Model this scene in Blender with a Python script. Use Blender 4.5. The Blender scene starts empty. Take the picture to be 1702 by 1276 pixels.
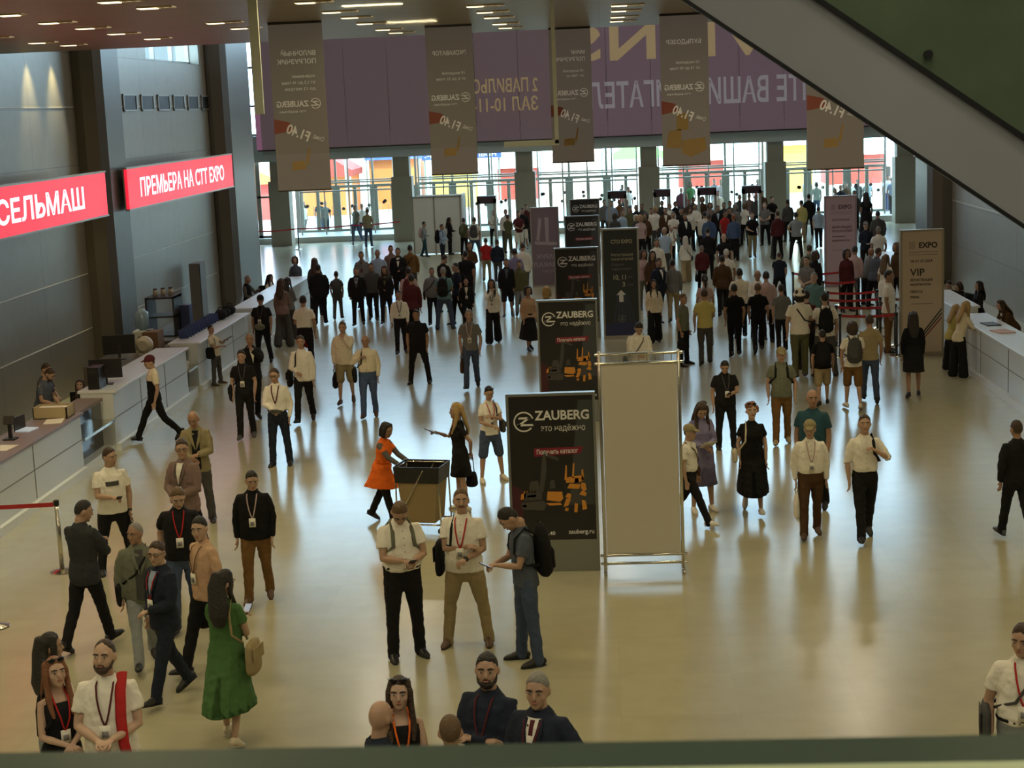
import bpy, bmesh, math, random
import numpy as np
from mathutils import Vector, Matrix, noise

SC = bpy.context.scene
COL = SC.collection
RNG = random.Random(7)

# ------------------------------------------------------------------ camera, sky, sun, exposure
FPX, CX, CY, CAMZ = 2700.0, 851.0, 638.0, 6.1
_y = np.array([149.0, 468.0, -FPX]); _y /= np.linalg.norm(_y)
_z = np.array([-0.042, 1.0, 0.0]); _z[2] = -(_y[0]*_z[0] + _y[1]*_z[1]) / _y[2]; _z /= np.linalg.norm(_z)
_x = np.cross(_y, _z)
RW = np.array([_x, _y, _z])          # rows: world axes seen from the camera
cam = bpy.data.cameras.new('camera'); camo = bpy.data.objects.new('camera', cam); COL.objects.link(camo)
M = Matrix([list(r) for r in RW]).to_4x4(); M.translation = Vector((0, 0, CAMZ))
camo.matrix_world = M
cam.sensor_width = 36.0; cam.lens = 36.0 * FPX / 1702.0; cam.clip_end = 400; cam.clip_start = 0.05
SC.camera = camo
SC.view_settings.view_transform = 'Standard'; SC.view_settings.look = 'None'
SC.view_settings.exposure = 0.0; SC.view_settings.gamma = 1.0; SC.view_settings.use_curve_mapping = False
SC.cycles.use_denoising = True
SC.cycles.max_bounces = 7; SC.cycles.diffuse_bounces = 4; SC.cycles.glossy_bounces = 4; SC.cycles.transparent_max_bounces = 12
SC.cycles.sample_clamp_indirect = 6.0

W = bpy.data.worlds.new('sky'); SC.world = W; W.use_nodes = True
bg = W.node_tree.nodes['Background']; bg.inputs[0].default_value = (0.52, 0.76, 1.0, 1); bg.inputs[1].default_value = 11.0

def lamp(name, kind, loc, energy, color, rot=(0, 0, 0), **kw):
    l = bpy.data.lights.new(name, kind); l.energy = energy; l.color = color
    for k, v in kw.items(): setattr(l, k, v)
    o = bpy.data.objects.new(name, l); o.location = loc; o.rotation_euler = rot; COL.objects.link(o)
    return o
lamp('sun', 'SUN', (0, 60, 60), 9.0, (1, 0.95, 0.86), (math.radians(38), 0, math.radians(-12)), angle=0.01)
# rows of ceiling downlights of the gallery slab (warm) and of the tall hall (neutral)
for i, (x, y) in enumerate([(x, y) for x in (-8.5, -3, 3, 8) for y in (9.5, 14, 18.5, 22.5, 26)]):
    lamp('ceiling_downlight', 'AREA', (x, y, 7.5), 95 if x < -8 else 52, (1.0, 0.83, 0.47), shape='RECTANGLE', size=0.8, size_y=0.2)
for i, (x, y) in enumerate([(x, y) for x in (-8, 0, 8) for y in (40, 52, 64)]):
    lamp('hall_downlight', 'AREA', (x, y, 13.9), 150, (1.0, 0.88, 0.70), shape='SQUARE', size=1.2)
for i, (x, y) in enumerate([(x, y) for x in (-6, 1, 7) for y in (-4, 3)]):
    lamp('balcony_fill_light', 'AREA', (x, y, 13.9), 170, (1.0, 0.90, 0.66), shape='SQUARE', size=1.2)  # unseen fill lights added to brighten the balcony rail and escalator

def ray(px, py):
    return Vector(RW @ np.array([px - CX, CY - py, -FPX]))
def onz(px, py, z=0.0):
    d = ray(px, py); t = (z - CAMZ) / d.z
    return Vector((d.x*t, d.y*t, z))
def ony(px, py, Y):
    d = ray(px, py); t = Y / d.y
    return Vector((d.x*t, Y, CAMZ + d.z*t))
def onx(px, py, X):
    d = ray(px, py); t = X / d.x
    return Vector((X, d.y*t, CAMZ + d.z*t))

# ------------------------------------------------------------------ materials
MATS = {}
def mat(name, col, rough=0.6, metal=0.0, emit=None, es=1.0, bump=0.0, bscale=40.0, trans=0.0, spec=None, coat=0.0, alpha=1.0, vary=0.0):
    if name in MATS: return MATS[name]
    m = bpy.data.materials.new(name); m.use_nodes = True; nt = m.node_tree; b = nt.nodes['Principled BSDF']
    b.inputs['Base Color'].default_value = (*col, 1); b.inputs['Roughness'].default_value = rough; b.inputs['Metallic'].default_value = metal
    if spec is not None: b.inputs['Specular IOR Level'].default_value = spec
    if coat: b.inputs['Coat Weight'].default_value = coat; b.inputs['Coat Roughness'].default_value = 0.05
    if emit: b.inputs['Emission Color'].default_value = (*emit, 1); b.inputs['Emission Strength'].default_value = es
    if trans: b.inputs['Transmission Weight'].default_value = trans
    if alpha < 1: b.inputs['Alpha'].default_value = alpha
    if bump or vary:
        tc = nt.nodes.new('ShaderNodeTexCoord'); n = nt.nodes.new('ShaderNodeTexNoise'); n.inputs['Scale'].default_value = bscale; n.inputs['Detail'].default_value = 4
        nt.links.new(tc.outputs['Object'], n.inputs['Vector'])
        if bump:
            bp = nt.nodes.new('ShaderNodeBump'); bp.inputs['Strength'].default_value = bump; bp.inputs['Distance'].default_value = 0.03
            nt.links.new(n.outputs['Fac'], bp.inputs['Height']); nt.links.new(bp.outputs['Normal'], b.inputs['Normal'])
        if vary:
            r = nt.nodes.new('ShaderNodeMix'); r.data_type = 'RGBA'
            r.inputs['A'].default_value = (*[c*(1-vary) for c in col], 1); r.inputs['B'].default_value = (*[min(1, c*(1+vary)) for c in col], 1)
            nt.links.new(n.outputs['Fac'], r.inputs['Factor']); nt.links.new(r.outputs['Result'], b.inputs['Base Color'])
    MATS[name] = m
    return m
def glassmat(name, tint=(1, 1, 1), refl=0.08):
    if name in MATS: return MATS[name]
    m = bpy.data.materials.new(name); m.use_nodes = True; nt = m.node_tree; nt.nodes.clear()
    o = nt.nodes.new('ShaderNodeOutputMaterial'); mx = nt.nodes.new('ShaderNodeMixShader'); t = nt.nodes.new('ShaderNodeBsdfTransparent'); g = nt.nodes.new('ShaderNodeBsdfGlossy')
    t.inputs[0].default_value = (*tint, 1); g.inputs['Roughness'].default_value = 0.03
    mx.inputs[0].default_value = refl
    nt.links.new(t.outputs[0], mx.inputs[1]); nt.links.new(g.outputs[0], mx.inputs[2]); nt.links.new(mx.outputs[0], o.inputs[0])
    MATS[name] = m
    return m
def tiled(name, col, rough, sx, sy, line=0.75, gap=0.012, var=0.06, metal=0.0, bump=0.0, plane='xy', spec=0.5):
    """stone or metal panels laid in a grid (object coordinates)"""
    m = bpy.data.materials.new(name); m.use_nodes = True; nt = m.node_tree; b = nt.nodes['Principled BSDF']
    tc = nt.nodes.new('ShaderNodeTexCoord'); mp = nt.nodes.new('ShaderNodeMapping')
    if plane == 'yz': mp.inputs['Rotation'].default_value = (0, 0, 0)
    br = nt.nodes.new('ShaderNodeTexBrick'); br.offset = 0.0; br.inputs['Scale'].default_value = 1.0
    br.inputs['Brick Width'].default_value = sx; br.inputs['Row Height'].default_value = sy; br.inputs['Mortar Size'].default_value = gap
    br.inputs['Color1'].default_value = (*[c*(1-var) for c in col], 1); br.inputs['Color2'].default_value = (*[c*(1+var) for c in col], 1); br.inputs['Mortar'].default_value = (*[c*line for c in col], 1)
    if plane == 'yz':
        sp = nt.nodes.new('ShaderNodeSeparateXYZ'); cb = nt.nodes.new('ShaderNodeCombineXYZ')
        nt.links.new(tc.outputs['Object'], sp.inputs[0]); nt.links.new(sp.outputs['Y'], cb.inputs['X']); nt.links.new(sp.outputs['Z'], cb.inputs['Y']); nt.links.new(cb.outputs[0], br.inputs['Vector'])
    else:
        nt.links.new(tc.outputs['Object'], mp.inputs[0]); nt.links.new(mp.outputs[0], br.inputs['Vector'])
    nz = nt.nodes.new('ShaderNodeTexNoise'); nz.inputs['Scale'].default_value = 3.0; nz.inputs['Detail'].default_value = 8
    nt.links.new(tc.outputs['Object'], nz.inputs['Vector'])
    mx = nt.nodes.new('ShaderNodeMix'); mx.data_type = 'RGBA'; mx.blend_type = 'OVERLAY'; mx.inputs['Factor'].default_value = 0.10
    nt.links.new(br.outputs['Color'], mx.inputs['A']); nt.links.new(nz.outputs['Fac'], mx.inputs['B']); nt.links.new(mx.outputs['Result'], b.inputs['Base Color'])
    b.inputs['Roughness'].default_value = rough; b.inputs['Metallic'].default_value = metal; b.inputs['Specular IOR Level'].default_value = spec
    if bump:
        bp = nt.nodes.new('ShaderNodeBump'); bp.inputs['Strength'].default_value = bump; bp.inputs['Distance'].default_value = 0.02
        n2 = nt.nodes.new('ShaderNodeTexNoise'); n2.inputs['Scale'].default_value = 1.4; n2.inputs['Detail'].default_value = 2
        nt.links.new(tc.outputs['Object'], n2.inputs['Vector']); nt.links.new(n2.outputs['Fac'], bp.inputs['Height']); nt.links.new(bp.outputs['Normal'], b.inputs['Normal'])
    MATS[name] = m
    return m

CLR = dict(wh=(.78, .75, .68), cr=(.70, .63, .49), ye=(.52, .45, .16), bk=(.012, .012, .014), nv=(.018, .024, .042), ch=(.035, .038, .042), gy=(.17, .17, .17), dg=(.07, .07, .07), lb=(.30, .38, .52),
           bl=(.07, .11, .22), sl=(.085, .10, .135), dn=(.06, .085, .15), ld=(.28, .31, .33), ol=(.11, .11, .055), kh=(.27, .23, .13), bg=(.34, .27, .15), br=(.085, .045, .022), rb=(.17, .09, .03), gn=(.07, .16, .055),
           rd=(.42, .025, .025), mr=(.09, .02, .025), pk=(.50, .36, .36), pe=(.55, .36, .24), tl=(.12, .24, .26), dt=(.025, .075, .10), og=(.85, .16, .02), lv=(.22, .20, .34), mv=(.21, .145, .13), sk=(.36, .46, .60), gg=(.15, .16, .12), bd=(.008, .008, .009))
def cloth(c):
    return mat('fabric_' + c, CLR[c], 0.85, bump=0.55, bscale=13.0, vary=0.08, spec=0.2)
HAIRC = dict(bk=(.012, .009, .008), br=(.045, .025, .014), lb=(.12, .07, .032), bl=(.42, .28, .11), gy=(.22, .21, .19), wt=(.55, .53, .48), rd=(.22, .085, .035))
def hairm(c): return mat('hair_' + c, HAIRC[c], 0.55, bump=0.6, bscale=60.0)
SKIN = [(.42, .265, .185), (.34, .20, .13), (.50, .335, .245), (.29, .16, .10)]
def skinm(i): return mat('skin_%d' % i, SKIN[i % 4], 0.5, vary=0.05, bscale=12)

# ------------------------------------------------------------------ geometry helpers
class G:
    def __init__(s): s.v = []; s.f = []; s.m = []
    def add(s, vs, fs, mi=0):
        n = len(s.v); s.v.extend(vs); s.f.extend([tuple(i + n for i in f) for f in fs]); s.m.extend([mi]*len(fs))
    def box(s, c, size, mx=None, mi=0):
        hx, hy, hz = size[0]/2, size[1]/2, size[2]/2
        vs = [Vector((x*hx, y*hy, z*hz)) for z in (-1, 1) for y in (-1, 1) for x in (-1, 1)]
        if mx is not None: vs = [mx @ v for v in vs]
        c = Vector(c)
        s.add([v + c for v in vs], [(0, 2, 3, 1), (4, 5, 7, 6), (0, 1, 5, 4), (2, 6, 7, 3), (0, 4, 6, 2), (1, 3, 7, 5)], mi)
        return s
    def bx(s, x0, x1, y0, y1, z0, z1, mi=0):
        return s.box(((x0+x1)/2, (y0+y1)/2, (z0+z1)/2), (abs(x1-x0), abs(y1-y0), abs(z1-z0)), None, mi)
    def tube(s, pts, rad, n=10, up=(0, 1, 0), mi=0, cap=True, clampz=None):
        pts = [Vector(p) for p in pts]; rad = [(r, r) if not isinstance(r, (tuple, list)) else r for r in rad]
        c0, c1 = cap if isinstance(cap, tuple) else (cap, cap)
        d0 = (pts[0] - pts[1]).normalized(); d1 = (pts[-1] - pts[-2]).normalized(); r0 = min(rad[0]); r1 = min(rad[-1])
        if c0: pts = [pts[0] + d0*r0*0.55] + pts; rad = [(rad[0][0]*.6, rad[0][1]*.6)] + rad
        if c1: pts = pts + [pts[-1] + d1*r1*0.55]; rad = rad + [(rad[-1][0]*.6, rad[-1][1]*.6)]
        up = Vector(up); vs = []
        for i, p in enumerate(pts):
            t = (pts[min(i+1, len(pts)-1)] - pts[max(i-1, 0)]).normalized()
            sd = t.cross(up)
            if sd.length < 1e-4: sd = t.cross(Vector((1, 0, 0.1)))
            sd.normalize(); u2 = sd.cross(t)
            for k in range(n):
                a = 2*math.pi*k/n
                q = p + sd*(rad[i][0]*math.cos(a)) + u2*(rad[i][1]*math.sin(a))
                if clampz is not None and q.z < clampz: q.z = clampz
                vs.append(q)
        fs = []
        for i in range(len(pts)-1):
            for k in range(n):
                k2 = (k+1) % n
                fs.append((i*n+k, i*n+k2, (i+1)*n+k2, (i+1)*n+k))
        fs.append(tuple(reversed(range(n)))); fs.append(tuple((len(pts)-1)*n + k for k in range(n)))
        s.add(vs, fs, mi); return s
    def ell(s, c, r, mx=None, nu=14, nv=9, mi=0):
        c = Vector(c); vs = []; fs = []
        for j in range(1, nv):
            ph = math.pi*j/nv
            for i in range(nu):
                th = 2*math.pi*i/nu
                v = Vector((r[0]*math.sin(ph)*math.cos(th), r[1]*math.sin(ph)*math.sin(th), r[2]*math.cos(ph)))
                vs.append((mx @ v if mx is not None else v) + c)
        t = Vector((0, 0, r[2])); b = -t
        if mx is not None: t = mx @ t; b = mx @ b
        vs.append(t + c); vs.append(b + c); T = len(vs)-2
        for j in range(nv-2):
            for i in range(nu):
                i2 = (i+1) % nu
                fs.append((j*nu+i, (j+1)*nu+i, (j+1)*nu+i2, j*nu+i2))
        for i in range(nu):
            i2 = (i+1) % nu
            fs.append((T, i, i2)); fs.append((T+1, (nv-2)*nu+i2, (nv-2)*nu+i))
        s.add(vs, fs, mi); return s
    def prism(s, poly, y0, y1, mi=0):
        """polygon in x,z extruded along y"""
        n = len(poly); vs = [Vector((x, y0, z)) for x, z in poly] + [Vector((x, y1, z)) for x, z in poly]
        fs = [tuple(range(n)), tuple(reversed(range(n, 2*n)))] + [(i, i+n, (i+1) % n + n, (i+1) % n) for i in range(n)]
        s.add(vs, fs, mi); return s
    def mesh(s, name):
        me = bpy.data.meshes.new(name); me.from_pydata(s.v, [], s.f); me.polygons.foreach_set('material_index', s.m)
        bm = bmesh.new(); bm.from_mesh(me); bmesh.ops.recalc_face_normals(bm, faces=bm.faces); bm.to_mesh(me); bm.free()
        return me
def link(name, g, mats, parent=None, smooth=False, bevel=0.0, loc=None):
    me = g.mesh(name) if isinstance(g, G) else g
    for m in (mats if isinstance(mats, (list, tuple)) else [mats]): me.materials.append(m)
    if smooth: me.polygons.foreach_set('use_smooth', [True]*len(me.polygons))
    o = bpy.data.objects.new(name, me); COL.objects.link(o)
    if parent is not None: o.parent = parent
    if loc is not None: o.location = loc
    if bevel:
        md = o.modifiers.new('bevel', 'BEVEL'); md.width = bevel; md.segments = 2; md.limit_method = 'ANGLE'
    return o
def tag(o, label, cat, group=None, kind=None):
    o['label'] = label; o['category'] = cat
    if group: o['group'] = group
    if kind: o['kind'] = kind
    return o
def thing(name, loc, label, cat, group=None, rz=0.0):
    o = bpy.data.objects.new(name, None); COL.objects.link(o); o.location = loc; o.rotation_euler = (0, 0, rz); o.empty_display_size = 0.1
    return tag(o, label, cat, group)
def struct(name, g, m, label=None, cat=None, smooth=False, bevel=0.0):
    o = link(name, g, m, smooth=smooth, bevel=bevel); o['kind'] = 'structure'
    o['label'] = label or name.replace('_', ' '); o['category'] = cat or 'structure'
    return o
def text(s, h, x, y, z, m, parent, name='lettering', mirror=False, width=None, align='LEFT', bold=0.0, tilt=0.0, rot=None, depth=0.002):
    """flat raised lettering whose capitals are h tall; faces -Y unless rot is given; (x,y,z) = baseline start in the parent's frame"""
    cu = bpy.data.curves.new('t', 'FONT'); cu.body = s; cu.size = h/0.73; cu.align_x = align; cu.extrude = depth; cu.offset = bold*h; cu.resolution_u = 3
    to = bpy.data.objects.new('t', cu); COL.objects.link(to)
    dg = bpy.context.evaluated_depsgraph_get(); me = bpy.data.meshes.new_from_object(to.evaluated_get(dg))
    bpy.data.objects.remove(to); bpy.data.curves.remove(cu)
    xs = [v.co.x for v in me.vertices] or [0, 1]
    sx = 1.0
    if width: sx = width/(max(xs)-min(xs))
    me.transform(Matrix.Diagonal((sx*(-1 if mirror else 1), 1, 1, 1)))
    if mirror: me.flip_normals()
    me.transform((rot or Matrix.Rotation(math.pi/2, 4, 'X')) @ Matrix.Rotation(tilt, 4, 'Z'))
    me.transform(Matrix.Translation((x, y, z)))
    return link(name, me, m, parent)
cam.dof.use_dof = True; cam.dof.focus_distance = 26; cam.dof.aperture_fstop = 14

# ------------------------------------------------------------------ the hall
FLOOR = tiled('polished_stone', (.425, .40, .275), 0.20, 1.2, 1.2, line=0.95, gap=0.004, var=0.03, spec=0.62)
PANEL = tiled('steel_panels', (.35, .325, .275), 0.38, 2.9, 1.29, line=0.6, gap=0.010, var=0.03, metal=0.45, plane='yz')
STEELC = mat('column_steel', (.14, .125, .105), 0.38, 0.4)
CEIL = tiled('ceiling_slats', (.27, .235, .19), 0.42, 40.0, 0.16, line=0.7, gap=0.012, var=0.04, metal=0.25)
PLAST = mat('grey_plaster', (.22, .22, .21), 0.8)
FASC = mat('fascia_steel', (.46, .52, .50), 0.5, 0.2)
FCOL = mat('facade_column', (.29, .265, .21), 0.6, 0.1)
ALU = mat('aluminium', (.42, .41, .37), 0.4, 0.7)
CHROME = mat('chrome', (.62, .60, .52), 0.18, 1.0)
BLACK = mat('black_plastic', (.012, .012, .013), 0.4)
DARKST = mat('dark_steel', (.045, .043, .04), 0.45, 0.5)
GLASS = glassmat('clear_glass', (.93, .97, .95), 0.06)

struct('floor', G().bx(-18, 16.5, -10, 79, -0.3, 0), FLOOR, 'polished beige stone floor of the hall')
struct('floor_platform', G().bx(-18, 16.5, 77.7, 82.5, 0.001, 0.28), mat('step_stone', (.36, .36, .33), 0.4), 'low stone step in front of the entrance doors')
struct('roof', G().bx(-18.5, 17, -10, 79, 14.2, 14.5), PLAST, 'roof of the tall hall')
struct('ceiling', G().bx(-12.3, 10.8, 8.0, 33.2, 7.58, 8.0), CEIL, 'brown slatted ceiling of the gallery')
struct('wall_back', G().bx(-18.5, 17, -10.4, -10, 0, 14.2), PLAST)
struct('wall_left', G().bx(-13.0, -12.3, -10, 44.3, 0, 14.2).bx(-13.0, -12.3, 44.3, 50.2, 0, 7.75).bx(-13.0, -12.3, 44.3, 50.2, 8.75, 14.2).bx(-13.0, -12.3, 50.2, 55, 0, 14.2), PANEL, 'left wall of brushed steel panels')
struct('wall_left_return', G().bx(-18.5, -13.0, 54.6, 55, 0, 14.2).bx(-18.5, -18.0, 55, 79, 0, 14.2), PLAST, 'wall beyond the left steel wall')
struct('wall_right', G().bx(10.8, 11.4, -10, 54, 0, 14.2), PANEL, 'right wall of brushed steel panels')
struct('wall_right_return', G().bx(11.4, 17, 53.6, 54, 0, 14.2).bx(16.5, 17, 54, 79, 0, 14.2), PLAST, 'wall beyond the right steel wall')
for z in (1.31, 2.60, 6.5):
    g = G().bx(-12.3, -12.285, 5, 37.8, z-.012, z+.012)
    g.bx(-12.3, -12.285, 40.1, 50.6, z-.012, z+.012)
    struct('trim_%d' % (1 + (1.31, 2.60, 6.5).index(z)), g, mat('bright_trim', (.62, .60, .52), 0.4, 0.1), 'bright joint strip along the left steel wall')
struct('trim_4', G().bx(10.785, 10.8, 5, 54, 2.64, 2.67), MATS['bright_trim'], 'bright joint strip along the right steel wall')
wn = thing('reflection_window', (-12.65, 47.25, 7.75), 'high window standing in for a bright reflection on the left steel wall', 'window'); wn['kind'] = 'structure'  # added opening in place of a bright blue reflection on the steel
g = G()
for y in (-2.95, -1.0, 1.0, 2.95): g.bx(-.06, .06, y-.05, y+.05, 0, 1)
g.bx(-.06, .06, -3, 3, 0, .08).bx(-.06, .06, -3, 3, .92, 1)
link('window_frame', g, ALU, wn); link('pane', G().bx(-.01, .01, -2.9, 2.9, .08, .92), GLASS, wn)
for k_, y_ in enumerate((34.9, 36.5)):
    t = thing('wall_spotlight', (-11.95, y_, 8.02), ['nearer', 'farther'][k_] + ' warm spotlight washing the top of the left steel wall', 'spotlight', 'wall spotlights')
    link('lamp_housing', G().tube([(0, 0, 0), (0, 0, .12)], [.07, .07], 12, cap=False), BLACK, t); link('wall_arm', G().bx(-.36, 0, -.02, .02, .12, .15), BLACK, t)
    lamp('spot_glow', 'SPOT', (-11.95, y_, 7.98), 420, (1.0, .82, .36), (0, math.radians(7), 0), spot_size=math.radians(50), spot_blend=.8, shadow_soft_size=.05)
# columns
def column(n, x0, x1, y0, y1, z1, m, bev=0.25, label=''):
    return struct('column_%d' % n, G().bx(x0, x1, y0, y1, 0, z1), m, label, bevel=bev, smooth=False)
column(1, -12.7, -11.7, 37.9, 40.05, 14.2, STEELC, .4, 'near steel clad column on the left wall')
column(2, -12.7, -11.7, 50.9, 54.9, 14.2, STEELC, .45, 'far steel clad column on the left wall')
column(3, 10.1, 11.2, 51.5, 54.2, 14.2, STEELC, .4, 'steel clad column at the end of the right wall')
CXS = [-15.35, -9.5, -3.7, 2.1, 7.95, 13.9]
for i, x in enumerate(CXS):
    g = G().bx(x-.48, x+.48, 76.4, 77.3, 0, 3.05).bx(x-.38, x+.38, 76.5, 77.2, 3.05, 4.0)
    struct('column_%d' % (i+4), g, FCOL, ['leftmost', 'second', 'third', 'fourth', 'fifth', 'rightmost'][i] + ' entrance column counted from the left')
struct('beam', G().bx(-18, 16.5, 76.3, 78, 3.98, 5.2), FASC, 'grey fascia beam above the entrance doors')
struct('wall_front', G().bx(-16.2, 16.5, 77.2, 78, 5.2, 9.7), PLAST, 'front wall above the doors')
struct('sill', G().bx(-18, 16.5, 77.0, 78, 9.7, 9.8), ALU, 'sill of the high front windows')
def glazing(name, label, x0, x1, z0, z1, Y, nx, zs=()):
    w = thing(name, ((x0+x1)/2, Y, z0), label, 'window'); w['kind'] = 'structure'
    hw = (x1-x0)/2; h = z1-z0; g = G()
    for i in range(nx+1):
        x = -hw + 2*hw*i/nx; g.bx(x-.06, x+.06, -.08, .08, 0, h)
    for z in (0.05, h-.05) + tuple(zs): g.bx(-hw, hw, -.07, .07, z-.05, z+.05)
    link('window_frame', g, ALU, w); link('pane', G().bx(-hw, hw, -.01, .01, 0, h), GLASS, w)
    return w
glazing('window_2', 'row of high windows along the top of the front wall', -16.2, 16.5, 9.8, 14.2, 77.6, 14)
glazing('window_3', 'tall bright window left of the purple banner', -18, -16.2, 5.2, 14.2, 77.6, 3, (1.4, 3.2, 4.6))

# entrance bays
DOT = mat('safety_dot', (.02, .018, .018), 0.5)
DOORF = mat('door_frame_bronze', (.20, .175, .13), 0.5, 0.1)
rb = random.Random(3)
ordn = ['leftmost', 'second', 'middle', 'fourth', 'rightmost']
for i in range(5):
    x0, x1 = CXS[i]+.5, CXS[i+1]-.5
    d = thing('door_%d' % (i+1), ((x0+x1)/2, 81.0, 0.28), ordn[i] + ' bay of glazed entrance doors counted from the left', 'door'); d['kind'] = 'structure'
    hw = (x1-x0)/2 + .4; g = G(); n = 6
    for k in range(n+1):
        x = -hw + 2*hw*k/n; wd = .19 if k % 2 == 0 else .08
        g.bx(x-wd, x+wd, -.07, .07, 0, 2.15)
    for x in (-hw*.98, -hw*.33, hw*.33, hw*.98): g.bx(x-.05, x+.05, -.06, .06, 2.15, 4.2)
    g.bx(-hw, hw, -.1, .1, 2.15, 2.28).bx(-hw, hw, -.08, .08, 2.48, 2.54).bx(-hw, hw, -.1, .1, 3.95, 4.4).bx(-hw, hw, -.08, .08, 0, .1)
    link('door_frame', g, DOORF, d)
    link('pane', G().bx(-hw, hw, -.008, .008, .05, 4.2), GLASS, d)
    for k in range(n):
        x = -hw + 2*hw*(k+.5)/n
        for q in range(2):
            link('safety_dot', G().tube([(0, -.03, 0), (0, .0, 0)], [.085, .085], 12, up=(0, 0, 1), cap=False), DOT, d, loc=(x + rb.uniform(-.3, .3), 0, 1.25 + rb.uniform(-.25, .25)))
        link('handle', G().tube([(x+.25, -.12, .8), (x+.25, -.12, 1.3)], [.016, .016], 8), CHROME, d)
# inner glass lobby posts in front of the doors
for i in range(5):
    x0, x1 = CXS[i]+.5, CXS[i+1]-.5
    w = thing('lobby_glazing', ((x0+x1)/2, 79.0, 0.28), ordn[i] + ' inner lobby glass screen behind the entrance columns', 'glass screen'); w['kind'] = 'structure'
    hw = (x1-x0)/2 - .02; g = G()
    for k in range(5): g.tube([(-hw + 2*hw*k/4, 0, 0), (-hw + 2*hw*k/4, 0, 3.7)], [.035, .035], 8, cap=False)
    g.tube([(-hw, 0, 2.1), (hw, 0, 2.1)], [.04, .04], 8, up=(0, 0, 1), cap=False).tube([(-hw, 0, 2.5), (hw, 0, 2.5)], [.04, .04], 8, up=(0, 0, 1), cap=False)
    link('lobby_posts', g, mat('lobby_steel', (.24, .225, .18), .45, .3), w)
    link('pane', G().bx(-hw, hw, -.006, .006, 0, 3.7), GLASS, w)
struct('lobby_glazing_side', G().bx(-18, -16.0, 78.2, 78.3, .28, .4).bx(-17.6, -17.4, 78.2, 78.3, .28, 3.98).bx(-16.8, -16.6, 78.2, 78.3, .28, 3.98).bx(-18, -16, 78.2, 78.3, 2.2, 2.3), DOORF, 'dark posts of the glazing left of the first entrance column')

# outside, in the sun
struct('ground_outside', G().bx(-70, 70, 82.5, 190, -.2, .27), mat('sunlit_paving', (.62, .60, .56), 0.9), 'sunlit paving outside the doors')
def booth(label, x, y, w, h, col, roofc, top=None, dpt=4.0):
    b = thing('exhibition_stand', (x, y, .27), label, 'exhibition stand', 'exhibition stands outside')
    g = G().bx(-w/2, w/2, 0, dpt, 0, h*.62); link('stand_body', g, mat('stand_' + '_'.join('%d' % (c*100) for c in col), col, 0.7), b)
    g = G().prism([(-w/2-.2, h*.62), (w/2+.2, h*.62), (w/2+.2, h*.72), (0.1, h), (-w/2-.2, h*.72)], -.4, dpt); link('stand_roof', g, mat('stand_' + '_'.join('%d' % (c*100) for c in roofc), roofc, 0.7), b)
    for xx in (-w/2-.1, w/2+.1): link('stand_post', G().bx(xx-.05, xx+.05, -.35, -.25, 0, h*.62), ALU, b)
    if top: text(top, .5, -w/2+.3, -.42, h*.64, mat('sign_white', (.9, .9, .9), .6), b, bold=.02)
    return b
OR, RE, YE, WHT, BLU, GRN = (.55, .17, .035), (.36, .045, .03), (.75, .45, .08), (.85, .85, .82), (.06, .12, .6), (.2, .5, .12)
for a in [('orange and red stand outside the leftmost doors', -20.6, 92, 3.4, 3.3, RE, OR), ('white stand with red roof outside the leftmost doors', -16.2, 94, 3.0, 3.6, OR, RE), ('blue topped orange stand outside the leftmost doors', -12.6, 98, 3.0, 4.8, OR, BLU),
          ('yellow stand outside the second doors', -9.0, 97, 2.4, 3.6, YE, WHT), ('white stand with red front outside the second doors', -5.4, 103, 2.6, 3.2, RE, WHT), ('pink panelled stand outside the middle doors', -1.9, 96, 3.4, 4.8, (.85, .6, .52), WHT),
          ('white stand with green front outside the middle doors', 2.2, 104, 2.8, 3.6, WHT, GRN), ('red fronted stand outside the fourth doors', 6.5, 110, 3.0, 2.8, RE, WHT), ('tall white stand with yellow front outside the fourth doors', 11.2, 99, 2.6, 4.6, YE, WHT), ('red and white stand outside the rightmost doors', 16.2, 106, 3.6, 3.0, RE, WHT)]:
    booth(*a)
# blue sign boards outside
def outsign(label, x0, x1, z0, z1, Y, lines):
    b = thing('sign_board', ((x0+x1)/2, Y, .27), label, 'sign')
    hw = (x1-x0)/2
    link('board', G().bx(-hw, hw, 0, .1, z0-.27, z1-.27), mat('sign_blue', (.05, .10, .62), .5), b)
    for x in (-hw+.15, hw-.15): link('post', G().bx(x-.05, x+.05, .1, .2, 0, z1-.27), ALU, b)
    dz = (z1-z0)/len(lines)
    for k, s in enumerate(lines): text(s, dz*.5, -hw+.15, -.01, z1-.27-dz*(k+.78), mat('sign_white', (.9, .9, .9), .6), b, width=min(2*hw-.3, 2*hw*.9), bold=.02)
outsign('blue sign with white lettering outside the second doors', -10.0, -5.6, 3.35, 4.25, 90, ['МОСКВА КРОКУС', 'ЭКСПО ПАВИЛЬОН'])
outsign('blue sign outside above the orange stand', -14.6, -11.6, 3.75, 4.5, 91, ['ЭКСПО'])
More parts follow.
